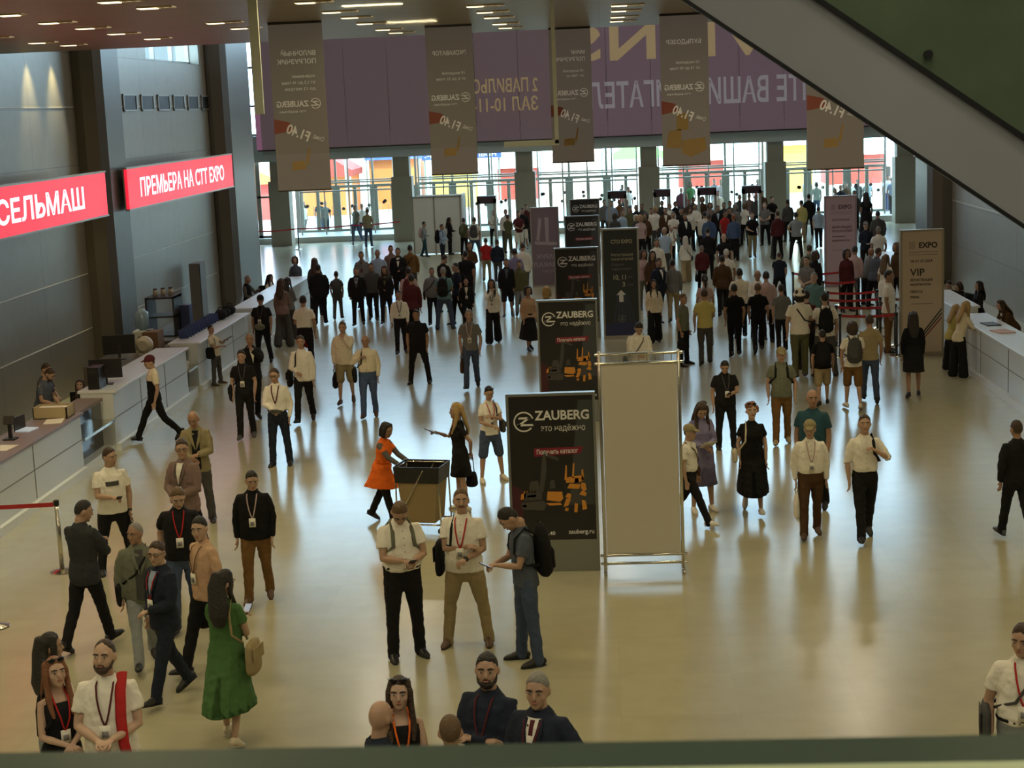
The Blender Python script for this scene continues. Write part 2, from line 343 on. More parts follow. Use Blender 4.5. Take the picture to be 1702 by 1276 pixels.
# purple entrance banner, seen from behind
PUR = mat('banner_purple_glow', (.150, .095, .125), 0.8, emit=(.32, .22, .26), es=0.19)  # daylight behind the cloth painted in as a faint glow
bn = thing('banner', (0.3, 76.0, 4.55), 'huge purple banner with mirrored lettering above the entrance doors', 'banner')
g = G()
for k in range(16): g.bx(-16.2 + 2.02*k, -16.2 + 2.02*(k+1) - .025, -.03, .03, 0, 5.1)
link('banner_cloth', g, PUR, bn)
link('edge_strip', G().bx(-16.45, -16.2, -.03, .03, 0, 5.1), mat('banner_pink_glow', (.5, .2, .35), .8, emit=(.7, .3, .5), es=.15), bn)  # strip also glows to look lit from behind
BT = mat('banner_print_grey_glow', (.36, .33, .36), .8, emit=(.42, .38, .42), es=.22); BY = mat('banner_print_ochre_glow', (.34, .25, .12), .8, emit=(.5, .36, .2), es=.3)  # emission makes the lettering look backlit
link('bottom_hem', G().bx(-16.4, 16.1, -.05, .05, -.06, 0), DARKST, bn)
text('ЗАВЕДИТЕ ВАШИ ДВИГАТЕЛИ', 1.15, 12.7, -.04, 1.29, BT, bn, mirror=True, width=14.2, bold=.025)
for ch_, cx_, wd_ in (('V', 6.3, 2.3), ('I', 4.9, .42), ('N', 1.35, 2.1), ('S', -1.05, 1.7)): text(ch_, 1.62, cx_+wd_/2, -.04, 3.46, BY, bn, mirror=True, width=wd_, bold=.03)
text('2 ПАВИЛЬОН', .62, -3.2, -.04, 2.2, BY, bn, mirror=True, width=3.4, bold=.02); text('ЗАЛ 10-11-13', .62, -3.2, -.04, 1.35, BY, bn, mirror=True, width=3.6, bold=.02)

# hanging banners under the gallery ceiling, seen from behind
HB = mat('banner_brown_glow', (.10, .085, .07), .8, emit=(.2, .165, .13), es=.24); HP = mat('banner_print_pale_glow', (.45, .42, .38), .8, emit=(.5, .46, .4), es=.2); HR = mat('banner_print_red', (.22, .06, .05), .8); HO = mat('banner_print_yellow', (.27, .18, .07), .8)  # cloth and pale print glow to paint in haze and backlight
def hbanner(px0, px1, pyb, Y, l1, l2, lab, mach):
    a = ony(px0, pyb, Y); b = ony(px1, pyb-4, Y); w = b.x-a.x; zb = (a.z+b.z)/2; h = 7.58-zb
    t = thing('hanging_banner', ((a.x+b.x)/2, Y, zb), lab, 'banner', 'machine banners hanging from the ceiling')
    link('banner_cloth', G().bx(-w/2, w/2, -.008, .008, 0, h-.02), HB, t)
    link('bottom_bar', G().tube([(-w/2, 0, 0), (w/2, 0, 0)], [.014, .014], 8, up=(0, 0, 1)), DARKST, t)
    link('top_bar', G().bx(-w/2, w/2, -.02, .02, h-.04, h), DARKST, t)
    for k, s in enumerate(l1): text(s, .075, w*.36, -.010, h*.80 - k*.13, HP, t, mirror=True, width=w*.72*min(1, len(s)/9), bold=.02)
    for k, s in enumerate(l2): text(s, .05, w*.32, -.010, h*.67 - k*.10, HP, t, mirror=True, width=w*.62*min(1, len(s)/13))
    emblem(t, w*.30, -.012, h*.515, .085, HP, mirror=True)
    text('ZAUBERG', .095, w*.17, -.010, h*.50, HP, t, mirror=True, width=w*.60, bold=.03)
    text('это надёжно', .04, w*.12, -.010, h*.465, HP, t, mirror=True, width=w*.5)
    link('red_flash', G().prism([(-w*.5, h*.43), (-w*.5, h*.34), (-w*.12, h*.36), (-w*.22, h*.41)], -.0105, -.009), HR, t)
    text('F1.40', .16, w*.12, -.012, h*.29, HP, t, mirror=True, tilt=math.radians(-24), width=w*.44, bold=.03)
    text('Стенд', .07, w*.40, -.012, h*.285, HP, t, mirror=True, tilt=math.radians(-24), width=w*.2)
    g = G(); zz = h*.12
    if mach == 'dozer':
        g.prism([(-w*.42, zz), (-w*.36, zz+.28), (-w*.1, zz+.32), (-w*.1, zz-.02)], -.0105, -.009).prism([(-w*.1, zz-.1), (w*.1, zz-.18), (w*.42, zz-.06), (w*.40, zz+.16), (-w*.08, zz+.12)], -.011, -.009).prism([(-w*.2, zz+.3), (-w*.18, zz+.62), (w*.04, zz+.58), (w*.06, zz+.3)], -.0105, -.009)
    else:
        g.prism([(-w*.22, zz), (-w*.2, zz+.14), (w*.02, zz+.16), (w*.06, zz+.02)], -.0105, -.009).prism([(w*.04, zz+.1), (w*.12, zz+.36), (w*.15, zz+.36), (w*.1, zz+.08)], -.0105, -.009)
    link('machine_print', g, HO, t)
    return t
def emblem(par, x, y, z, r, m, mirror=False):
    """open ring with a slanted letter Z across it"""
    g = G(); s = -1 if mirror else 1; pts = []
    for k in range(25):
        a = math.radians(20 + 300*k/24); pts.append((math.cos(a), math.sin(a)))
    for (x0, z0), (x1, z1) in zip(pts, pts[1:]):
        q = [(x0*r, z0*r), (x1*r, z1*r), (x1*r*.86, z1*r*.86), (x0*r*.86, z0*r*.86)]
        g.prism([(x+s*a, z+b) for a, b in q], y-.001, y+.001)
    for poly in ([(-.45, .45), (.75, .45), (.55, .25), (-.55, .25)], [(.75, .45), (.45, .45), (-.75, -.42), (-.4, -.42)], [(-.75, -.42), (.95, -.42), (.85, -.22), (-.6, -.22)]):
        g.prism([(x+s*a*r, z+b*r) for a, b in poly], y-.001, y+.001)
    return link('emblem', g, m, par)
hbanner(463, 551, 318, 26.4, ['ВИЛОЧНЫЙ', 'ПОГРУЗЧИК'], ['подъемник', 'от 1,2 до 16 тонн', 'до 12 метров'], 'mirrored hanging banner for a forklift, leftmost of the five', 'lift')
hbanner(718, 795, 291, 29.6, ['ЭКСКАВАТОР'], ['19 моделей', 'от 6 до 52 тонн'], 'mirrored hanging banner for an excavator, above the white cabin', 'lift')
hbanner(919, 988, 271, 32.6, ['МИНИ', 'ПОГРУЗЧИК'], ['10 моделей', 'от 700 кг'], 'smallest mirrored hanging banner, behind the row of black posters', 'lift')
hbanner(1102, 1181, 276, 29.2, ['БУЛЬДОЗЕР'], ['10 моделей', 'от 14 до 50 тонн'], 'mirrored hanging banner with a large yellow bulldozer', 'dozer')
hbanner(1342, 1436, 282, 25.4, ['ФРОНТАЛЬНЫЙ', 'ПОГРУЗЧИК'], ['12 моделей', 'от 2 до 7 тонн'], 'mirrored hanging banner partly behind the escalator', 'lift')

# louvred ceiling lights
LAMP = mat('lamp_glow', (.9, .8, .55), .5, emit=(1.0, .86, .55), es=2.2); LOUV = mat('lamp_louvre', (.55, .45, .28), .5, .2)
LL = [(166,246,3),(230,297,13),(0,46,25),(67,135,38),(128,191,47),(181,240,56),(242,290,64),(50,103,71),(103,150,75),(-30,31,63),(345,411,38),(385,440,47),(492,558,4),(537,599,20),(568,622,29),(594,648,39),(625,672,49),(647,692,54),(665,704,60.5),
      (776,837,10),(793,848,20),(805,856,29),(819,864,39.5),(829,870,46),(1016,1071,9),(1016,1066,18),(1015,1061,28),(1014,1058,35),(1013,1056,44),(1268,1310,30),(-60,-10,40)]
for i, (xa, xb, y) in enumerate(LL):
    p = onz(xa, y, 7.575); q = onz(xb, y-1, 7.575)
    if p.y > 32.8 or p.y < 8.5: continue
    lab = 'louvred light strip in the brown slatted ceiling'
    t = thing('ceiling_light', (p.x, p.y, 7.56), lab, 'ceiling light', 'louvred light strips in the brown ceiling'); L = q.x-p.x
    g = G().bx(0, L, -.12, -.11, .0, .02).bx(0, L, .11, .12, .0, .02); k = 0.3
    while k < L: g.bx(k, k+.03, -.11, .11, .0, .012); k += .11
    link('louvre', g, LOUV, t)
    link('tube_lamp', G().bx(0.0, .24, -.11, .11, -.006, .015), LAMP, t)
    link('lamp_panel', G().bx(.24, L, -.11, .11, 0.006, .018), mat('lamp_dim', (.5, .42, .26), .5, emit=(1, .82, .5), es=.30), t)
# vents high on the left wall
for i in range(6):
    y = 41.8 + i*1.66
    v = thing('vent_grille', (-12.29, y+.62, 6.38), 'small dark vent grille in the row high on the steel wall', 'vent', 'row of vent grilles on the left wall')
    link('grille_frame', G().bx(0, .03, -.62, .62, 0, .04).bx(0, .03, -.62, .62, .40, .44).bx(0, .03, -.62, -.56, 0, .44).bx(0, .03, .56, .62, 0, .44), ALU, v)
    g = G().bx(0, .008, -.56, .56, .04, .4)
    for k in range(6): g.bx(.005, .02, -.56, .56, .06+k*.06, .075+k*.06)
    link('louvre', g, BLACK, v)
# red LED signs
LR = mat('led_red', (.12, .008, .012), .4, emit=(1.0, .022, .055), es=1.0); LW = mat('led_white', (.3, .3, .3), .4, emit=(.9, .95, 1.0), es=1.0)
def led(y0, y1, z0, z1, s, ty0, ty1, lab, wd):
    t = thing('led_sign', (-11.69, y0, z0), lab, 'sign')
    L = y1-y0; h = z1-z0
    link('screen', G().bx(.13, .20, 0, L, 0, h), LR, t); link('wall_bracket', G().bx(-.61, .11, L*.2, L*.23, h*.3, h*.7), DARKST, t); link('wall_bracket', G().bx(-.61, .11, L*.7, L*.73, h*.3, h*.7), DARKST, t)
    link('casing', G().bx(.1, .21, -.04, L+.04, -.04, 0).bx(.1, .21, -.04, L+.04, h, h+.04).bx(.1, .13, -.04, L+.04, 0, h), ALU, t)
    R = Matrix.Rotation(math.pi/2, 4, 'Z') @ Matrix.Rotation(math.pi/2, 4, 'X')
    text(s, h*.48, .205, ty0-y0, h*.26, LW, t, rot=R, width=ty1-ty0, bold=wd)
led(23.0, 37.2, 4.02, 4.98, 'СЕЛЬМАШ', 30.2, 35.5, 'red screen with white lettering at the left edge, before the near column', .03)
led(38.95, 50.25, 4.02, 4.98, 'ПРЕМЬЕРА НА CTT EXPO', 39.95, 49.0, 'long red screen with white lettering between the two steel columns', .025)

# made-up hanging pane in place of a reflection in the glass before the camera
gs = thing('reflection_panel', (ony(680, 248, 18).x, 18, ony(680, 248, 18).z), 'hung pane with pale edges standing in for a reflected panel', 'glass screen')
a = ony(432, 190, 18); b = ony(926, 244, 18); cx0 = gs.location.x; cz0 = gs.location.z
link('pane', G().bx(a.x-cx0, b.x-cx0, -.006, .006, .0, 7.58-cz0), glassmat('reflection_glass', (.97, .97, .93), .03), gs)
EDGE = mat('reflection_pale', (.50, .52, .46), .4)
link('reflected_edge', G().bx(b.x-cx0-.02, b.x-cx0+.02, -.02, .02, 0, 7.58-cz0), EDGE, gs)
link('reflected_bottom', G().bx(b.x-cx0-.58, b.x-cx0+.02, -.02, .02, -.02, .04), EDGE, gs)
link('reflected_edge', G().bx(a.x-cx0-.05, a.x-cx0+.05, -.02, .02, a.z-cz0, 7.58-cz0), EDGE, gs)

# escalator crossing the upper right corner
ev = thing('escalator', (7.6, 6.6, 0.0), 'steel clad escalator flank with green glass balustrade in the upper right corner', 'escalator')
def epoly(p, q, Y):
    a = ony(*p, Y); b = ony(*q, Y); s = (b.z-a.z)/(b.x-a.x)
    return a, s
a1, s1 = epoly((1140, 0), (1702, 375), 6.2); a2, s2 = epoly((1360, 0), (1702, 230), 6.2)
L1 = lambda x: a1.z + s1*(x-a1.x) ; L2 = lambda x: L1(x) + (a2.z - L1(a2.x))
xt = -0.35; xb = a1.x + (0.25-a1.z)/s1
o = Vector((7.6, 6.6, 0)); Y0 = 6.2-6.6
def band(f0, f1, d0, d1, y0, y1): return G().prism([(xt-7.6, f0(xt)+d0), (xb-7.6, f0(xb)+d0), (xb-7.6, f1(xb)+d1), (xt-7.6, f1(xt)+d1)], y0, y1)
link('truss_cover', band(L1, L2, .36, 0, Y0+.08, Y0+1.2), MATS['grey_plaster'], ev)
link('side_cladding', band(L1, L2, 0, 0, Y0, Y0+.06), mat('escalator_steel', (.43, .44, .46), .30, .4, vary=.25, bscale=1.1), ev)
link('lower_edge', band(L1, L1, -.012, .006, Y0-.01, Y0+.02), BLACK, ev)
link('upper_edge', band(L2, L2, -.012, .012, Y0-.015, Y0+.03), BLACK, ev)
link('balustrade_glass', band(L2, L2, .012, .85, Y0+.01, Y0+.025), mat('green_glass', (.10, .14, .085), .22, vary=.35, bscale=2.5), ev)
link('handrail', band(L2, L2, .85, .93, Y0-.03, Y0+.06), BLACK, ev)
c = ony(1543, 90, 6.2)
link('glass_fixing', G().tube([(c.x-7.6, Y0-.012, c.z), (c.x-7.6, Y0+.012, c.z)], [.016, .016], 12, up=(0, 0, 1), cap=False), BLACK, ev)
# balcony edge in front of the camera
bl = thing('balcony_rail', (0, 1.1, 4.5), 'dark green balcony rail along the bottom edge', 'railing')
link('rail_top', G().bx(-3, 3, .045, .10, 1.055, 1.11), mat('rail_green', (.06, .085, .06), .35), bl)
link('rail_capping', G().bx(-3, 3, -.05, .045, 1.06, 1.112), mat('rail_pale', (.52, .58, .36), .4), bl)
link('rail_glass', G().bx(-3, 3, .05, .062, 0, 1.055), GLASS, bl)
struct('balcony_floor', G().bx(-12, 10.5, -10, 1.35, 4.2, 4.5), PLAST, 'balcony slab under the camera')

# ------------------------------------------------------------------ service counters
CW = mat('counter_white', (.66, .71, .74), .35, .1); CM = mat('counter_mauve', (.22, .175, .18), .4); CWT = mat('counter_top_white', (.68, .73, .78), .3); CK = mat('counter_plinth', (.72, .76, .78), .35); CD = mat('dark_glass', (.03, .035, .04), .10)
def counter(label, y0, y1, xf, sgn, top, ztop=1.12, depth=.65, seams=2, grp='registration counters'):
    t = thing('counter', (xf, (y0+y1)/2, 0), label, 'counter', grp); h = (y1-y0)/2; d = -sgn*depth
    S = lambda a, b: (min(a, b), max(a, b))
    x0, x1 = S(0, d)
    link('counter_body', G().bx(*S(-sgn*.03, d), -h, h, .14, ztop-.05), CW, t)
    link('countertop', G().bx(*S(sgn*.04, d - sgn*.05), -h-.01, h+.01, ztop-.05, ztop), top, t, bevel=.008)
    link('plinth', G().prism([(0, 0), (1, 0), (1, .14), (0, .14)], 0, 1) if 0 else G().bx(*S(sgn*.05, d), -h, h, .0, .14), CK, t)
    g = G()
    for k in range(1, seams+1): y = -h + 2*h*k/(seams+1); g.bx(*S(-sgn*.035, -sgn*.022), y-.01, y+.01, .16, ztop-.06)
    g.bx(*S(-sgn*.035, -sgn*.022), -h, h, .62, .632)
    link('panel_joints', g, mat('joint_grey', (.2, .22, .23), .6), t)
    return t
counter('long white counter with mauve top at the left edge', 13.0, 27.6, -9.3, 1, CM, 1.12, .65, 5)
counter('white counter with pale top behind the walking man in a cap', 29.55, 35.0, -9.3, 1, CWT, 1.16, .65, 2)
counter('white counter with leaflets along its back edge', 36.0, 41.3, -9.3, 1, CWT, 1.12, .65, 2)
counter('farthest white counter on the left, by the dark suited visitor', 42.3, 50.3, -9.3, 1, CWT, 1.12, .65, 2)
counter('long pale counter along the right wall', 20.0, 36.6, 7.75, -1, CWT, 1.11, .65, 6)
counter('far right counter end behind the press board', 37.9, 41.2, 8.0, -1, CWT, 1.1, .55, 1)
counter('registration desk behind the barrier belts', 46.5, 51.7, 8.35, -1, CWT, 1.1, .6, 2)
def niche(y0, y1, lab):
    t = thing('display_niche', (-9.6, (y0+y1)/2, 0), lab, 'display niche'); h = (y1-y0)/2 - .03
    link('back_glass', G().bx(-.0, .05, -h, h, .12, 1.0), CD, t)
    link('shelf', G().bx(.05, .30, -h, h, .58, .63), CHROME, t)
    link('base', G().bx(-.35, .25, -h, h, 0, .13), CK, t)
    link('top_board', G().bx(-.38, .1, -h, h, .98, 1.04), mat('niche_top', (.20, .16, .14), .5), t)
niche(27.65, 29.5, 'dark glass display niche between the two near left counters')
niche(35.05, 35.95, 'dark display niche where the man in grey trousers leans')

# ------------------------------------------------------------------ things on and behind the counters
def monitor(p, rz, lab, w=.62):
    t = thing('monitor', p, lab, 'monitor', rz=rz)
    link('screen', G().bx(-w/2, w/2, -.02, .02, .12, .12+w*.6), BLACK, t, bevel=.006)
    link('stand', G().bx(-.03, .03, .02, .05, 0, .3).bx(-.13, .13, -.08, .1, 0, .015), DARKST, t)
DESK = mat('desk_dark', (.10, .085, .07), .5)
def desk(y0, y1, x0, x1, z, lab):
    t = thing('back_desk', ((x0+x1)/2, (y0+y1)/2, 0), lab, 'desk'); hx = (x1-x0)/2; hy = (y1-y0)/2
    link('desk_top', G().bx(-hx, hx, -hy, hy, z-.04, z), DESK, t)
    for sx in (-1, 1):
        link('side_panel', G().bx(-hx, hx, sx*hy - (.04 if sx > 0 else 0), sx*hy + (0 if sx > 0 else .04), 0, z-.04), DESK, t)
    link('back_panel', G().bx(-hx, -hx+.04, -hy+.05, hy-.05, .1, z-.04), DESK, t)
desk(33.6, 36.7, -11.2, -10.04, 1.0, 'dark work desk behind the near left counters')
desk(37.3, 40.8, -11.2, -10.06, 1.0, 'dark work desk behind the counter with leaflets')
monitor((-9.66, 30.3, 1.16), math.radians(190), 'black monitor facing the seated receptionist')
monitor((-10.69, 34.6, 1.0), math.radians(190), 'black monitor by the steel column, farther of two', .7)
def simplebox(name, p, size, m, lab, cat, rz=0, grp=None, bevel=.004):
    t = thing(name, p, lab, cat, grp, rz)
    link(name + '_body', G().bx(-size[0]/2, size[0]/2, -size[1]/2, size[1]/2, 0, size[2]), m, t, bevel=bevel)
    return t
t = simplebox('computer_tower', (-9.72, 29.9, 1.16), (.22, .42, .42), BLACK, 'black computer tower beside the near monitor', 'computer')
link('drive_bay', G().bx(-.08, .08, -.215, -.21, .3, .36), DARKST, t)
CARD = mat('cardboard', (.42, .34, .20), .8)
def tray(p, lab):
    t = thing('document_tray', p, lab, 'tray')
    link('tray_walls', G().bx(-.3, .3, -.2, -.18, 0, .2).bx(-.3, .3, .18, .2, 0, .2).bx(-.3, -.28, -.2, .2, 0, .2).bx(.28, .3, -.2, .2, 0, .2).bx(-.3, .3, -.2, .2, 0, .015), CARD, t)
    link('papers', G().bx(-.26, .24, -.16, .16, .015, .17), mat('paper', (.72, .70, .62), .8), t)
tray((-9.65, 27.2, 1.12), 'cream document tray full of papers on the mauve counter')
simplebox('paper_sheet', (-9.5, 26.75, 1.12), (.3, .45, .012), MATS['paper'], 'white paper stack beside the document tray', 'paper', .2)
simplebox('paper_sheet', (-9.58, 24.6, 1.12), (.3, .45, .008), MATS['paper'], 'white sheet on the counter at the left edge', 'paper', -.1)
t = thing('laptop', (-9.72, 26.05, 1.12), 'open laptop with pale keyboard on the mauve counter', 'laptop', rz=math.radians(80))
link('keyboard', G().bx(-.17, .17, -.12, .12, 0, .02), mat('laptop_pale', (.5, .55, .6), .4, emit=(.6, .75, .9), es=.25), t); link('lid', G().bx(-.17, .17, .12, .14, 0, .24), BLACK, t)
t = thing('card_terminal', (-9.72, 25.3, 1.12), 'black card terminal on a stand at the left edge of the counter', 'card terminal')
link('terminal_base', G().bx(-.1, .1, -.1, .1, 0, .02), BLACK, t); link('terminal_post', G().bx(-.03, .03, -.02, .02, .02, .3), BLACK, t); link('terminal_screen', G().box((0, -.03, .32), (.16, .04, .14), Matrix.Rotation(-.5, 3, 'X')), DARKST, t)
t = thing('water_cooler', (-10.6, 36.2, 1.0), 'white water cooler with blue bottle by the steel column', 'water cooler')
link('cooler_body', G().bx(-.2, .2, -.2, .2, 0, .42), mat('cooler_white', (.55, .57, .55), .4), t, bevel=.02)
link('bottle', G().tube([(0, 0, .44), (0, 0, .5), (0, 0, .82), (0, 0, .86)], [.08, .15, .15, .1], 16), mat('bottle_blue', (.22, .34, .46), .15, spec=.6), t, smooth=True)
link('tap', G().bx(-.05, .05, -.25, -.2, .25, .3), BLACK, t)
simplebox('cardboard_box', (-10.32, 36.0, 1.0), (.36, .5, .42), mat('brown_card', (.16, .09, .045), .8), 'brown cardboard box on the desk beside the water cooler', 'box')
t = thing('storage_trolley', (-10.68, 38.4, 1.0), 'dark open shelf stacked with jars behind the leaflets', 'shelf')
link('side_panel', G().bx(-.35, -.31, -.4, .4, 0, .95), DARKST, t); link('side_panel', G().bx(.31, .35, -.4, .4, 0, .95), DARKST, t)
for z in (.02, .48, .93): link('shelf_board', G().bx(-.35, .35, -.4, .4, z-.02, z+.02), DARKST, t)
for k in range(3):
    j = thing('jar', (-10.84+.16*k, 38.3+.1*k, 1.95), ['first', 'middle', 'last'][k] + ' pale jar in the row on top of the dark shelf', 'jar', 'jars on the dark shelf')
    link('jar_body', G().tube([(0, 0, 0), (0, 0, .16)], [.06, .06], 12, cap=False), mat('jar_pale', (.4, .36, .3), .3), j, smooth=True); link('lid', G().tube([(0, 0, .16), (0, 0, .19)], [.05, .05], 12, cap=False), BLACK, j)
simplebox('folder_box', (-10.2, 38.6, 1.0), (.22, .3, .7), mat('box_navy', (.03, .045, .12), .5), 'tall navy file box beside the dark shelf', 'box')
for k in range(12):
    t = thing('leaflet', (-9.78, 36.6 + k*.27, 1.12), 'blue leaflet standing in the row on the counter', 'leaflet', 'blue leaflets along the counter', rz=.1)
    link('leaflet_cover', G().box((0, 0, .12), (.22, .015, .24), Matrix.Rotation(.45, 3, 'X')), mat('leaflet_blue', (.03, .05, .16), .4), t)
    link('leaflet_page', G().box((0, .016, .12), (.21, .012, .22), Matrix.Rotation(.45, 3, 'X')), mat('leaflet_page', (.6, .68, .75), .6), t)
for k, (y, s) in enumerate([(40.0, .32), (40.55, .26), (41.0, .3)]):
    t = thing('bag', (-9.7, y, 1.12), ['larger black bag', 'small black bag', 'farthest black bag'][k] + ' lying at the end of the leaflet counter', 'bag', 'black bags on the counter')
    link('bag_body', G().ell((0, 0, s*.42), (s*.5, s*.6, s*.42)), cloth('bk'), t, smooth=True); link('strap', G().tube([(-.08, 0, s*.75), (-.04, 0, s*.98), (.04, 0, s*.98), (.08, 0, s*.75)], [.012]*4, 6), cloth('bk'), t)
t = simplebox('panel_display', (-11.9, 46.6, 0), (.3, .75, 2.0), mat('panel_grey', (.16, .15, .14), .5), 'tall narrow grey panel leaning by the far left wall', 'panel'); link('panel_side', G().bx(.15, .17, -.37, -.30, 0, 2.0), BLACK, t)
t = thing('cup', (-9.45, 35.4, .63), 'white paper cup on the niche shelf by the leaning man', 'cup'); link('cup_body', G().tube([(0, 0, 0), (0, 0, .16)], [.05, .065], 12, cap=False), MATS['paper'], t, smooth=True)
t = thing('desk_fan', (-10.3, 35.2, 1.0), 'small round cream fan beside the water cooler', 'fan'); link('fan_guard', G().tube([(0, -.05, .22), (0, .05, .22)], [.19, .19], 20, up=(0, 0, 1)), mat('fan_cream', (.5, .46, .36), .5), t, smooth=False); link('fan_hub', G().tube([(0, -.12, .22), (0, -.07, .22)], [.05, .05], 12, up=(0, 0, 1)), DARKST, t); link('fan_base', G().bx(-.12, .12, -.1, .1, 0, .03), MATS['fan_cream'], t)
t = simplebox('tablet', (8.1, 34.75, 1.11), (.3, .5, .02), BLACK, 'black tablet lying on the right counter by the blonde women', 'tablet', .1)
t = simplebox('leaflet_pile', (8.08, 33.6, 1.11), (.35, .5, .025), mat('leaflet_pink', (.6, .42, .40), .6), 'pinkish leaflet pile on the right counter', 'leaflets', .2)

# ------------------------------------------------------------------ boards and posters in the middle of the hall
SILV = mat('board_frame', (.30, .31, .29), .35, .7); PB = mat('poster_black', (.020, .019, .020), .28, spec=.5); PW = mat('poster_white', (.72, .72, .70), .5); PR = mat('poster_red', (.22, .012, .035), .4); PO = mat('poster_orange', (.62, .26, .035), .5); PG = mat('poster_grey', (.17, .18, .185), .4); PDR = mat('poster_maroon', (.06, .012, .02), .4)
def board(name, lab, x0, x1, zt, Y, face, frame, zlow=0.06, grp=None, d=.12, fw=.035):
    t = thing(name, ((x0+x1)/2, Y, 0), lab, 'board' if name != 'poster_stand' else 'poster', grp); w = x1-x0; h = w/2
    link('frame', G().bx(-h, -h+fw, 0, d, 0, zt).bx(h-fw, h, 0, d, 0, zt).bx(-h+fw, h-fw, 0, d, zt-fw, zt).bx(-h+fw, h-fw, 0, d, 0, zlow), frame, t)
    link('face', G().bx(-h+fw, h-fw, .012, d-.012, zlow, zt-fw), face, t)
    return t, w, h
def machine(par, x, z, s, kind):
    """picture of a digger or loader printed on a poster: flat shapes in orange and black"""
    o = G(); k = G(); P = lambda g_, pts, y=.0115: g_.prism([(x+a_*s, z+b_*s) for a_, b_ in pts], .0085, y)
    if kind == 0:   # excavator with raised boom
        P(k, [(-.44, -.22), (-.46, -.08), (-.02, -.05), (.03, -.14), (-.02, -.24)]); P(k, [(-.40, -.05), (-.40, .10), (-.22, .17), (-.05, .14), (-.05, -.03)], .012); P(k, [(-.30, .17), (-.27, .33), (-.12, .35), (-.08, .15)])
        P(k, [(-.10, .14), (-.05, .55), (.0, .92), (.05, .92), (.06, .55), (-.02, .12)]); P(k, [(.04, .90), (.30, .78), (.29, .73), (.04, .83)]); P(k, [(.10, .18), (.12, .34), (.20, .36), (.22, .20)])
        P(o, [(-.47, -.02), (-.45, .09), (-.36, .12), (-.37, .0)], .0125); P(o, [(-.34, .02), (-.33, .06), (-.16, .08), (-.17, .03)], .0125)
        P(o, [(.04, -.04), (.06, .13), (.34, .12), (.36, -.02), (.30, -.08)], .0125); P(o, [(.02, -.10), (.30, -.10), (.33, -.14), (.10, -.15)], .0125); P(o, [(-.44, -.16), (-.42, -.12), (-.36, -.12), (-.36, -.18)], .0125)
        for q in range(5): P(o, [(-.40+.05*q, .11), (-.39+.05*q, .15), (-.375+.05*q, .15), (-.37+.05*q, .11)], .0128)
    else:           # loader with attachments
        for pts in ([(0, .30), (.03, .62), (.06, .62), (.05, .30)], [(.16, .34), (.19, .66), (.22, .66), (.20, .34)], [(.36, .30), (.37, .52), (.40, .52), (.42, .28)], [(.02, .24), (.06, .36), (.38, .40), (.42, .30), (.30, .24)], [(.05, .12), (.10, .22), (.34, .20), (.30, .10)],
                    [(.34, .12), (.36, .24), (.44, .22), (.46, .08), (.40, .04)], [(.30, -.02), (.36, .06), (.46, .02), (.44, -.06)], [(-.04, -.28), (.02, -.10), (.12, -.12), (.06, -.26)], [(.0, -.06), (.06, .02), (.16, -.02), (.10, -.12)], [(.18, -.40), (.20, -.20), (.27, -.21), (.25, -.41)], [(.36, -.36), (.35, -.14), (.43, -.16), (.46, -.34)], [(-.02, -.36), (.0, -.30), (.07, -.31), (.05, -.38)]):
            P(o, pts, .0125)
        P(k, [(.12, -.16), (.14, .08), (.26, .06), (.33, -.14), (.24, -.22)], .0135); P(k, [(.2, .22), (.22, .34), (.3, .34), (.3, .22)], .0135)
    link('machine_print', o, PO, par); link('machine_print', k, mat('poster_machine', (.065, .062, .06), .35), par)
def zauberg(Y, lab, full=True):
    t, w, h = board('poster_stand', lab, -1.375, -.21, 2.40, Y, PB, SILV, zlow=.43, grp='black poster stands in a row')
    link('plinth', G().bx(-h+.035, h-.035, .012, .108, .06, .42), PG, t)
    emblem(t, -.355, .008, 2.03, .135, PW)
    text('ZAUBERG', .125, -.205, .008, 2.05, PW, t, width=.71, bold=.035); text('это надёжно', .085, -.14, .008, 1.90, PW, t, width=.58)
    link('red_flash', G().prism([(-.235, 1.56), (.37, 1.59), (.41, 1.68), (-.235, 1.67)], .009, .012), PR, t)
    text('Получить каталог', .062, -.205, .007, 1.59, PW, t, width=.54, tilt=.02, bold=.01)
    link('dark_shade', G().prism([(-h+.036, .44), (-h+.036, 1.2), (-.4, 1.1), (-.42, .46)], .0095, .012), PDR, t)
    link('grey_wedge', G().prism([(h-.04, 2.3), (h-.04, .9), (.2, .9), (.36, 2.3)], .0102, .012), mat('poster_slate', (.05, .055, .06), .35), t)
    if full:
        machine(t, -.12, 1.0, .68, 0); machine(t, .15, 1.05, .62, 1)
        text('Стенд: F1.40', .05, -.42, .007, .50, PW, t, width=.42, bold=.02); text('zauberg.ru', .06, .18, .007, .51, PW, t, width=.34, bold=.02)
    return t
zauberg(20.8, 'nearest black poster stand with orange machines beside the blank white screen')
zauberg(31.0, 'second black poster stand from the front in the row of five')
zauberg(42.4, 'middle black poster stand of the row of five')
zauberg(54.5, 'fourth black poster stand from the front, nearly hidden', False)
zauberg(64.0, 'farthest black poster stand, only its logo showing', False)
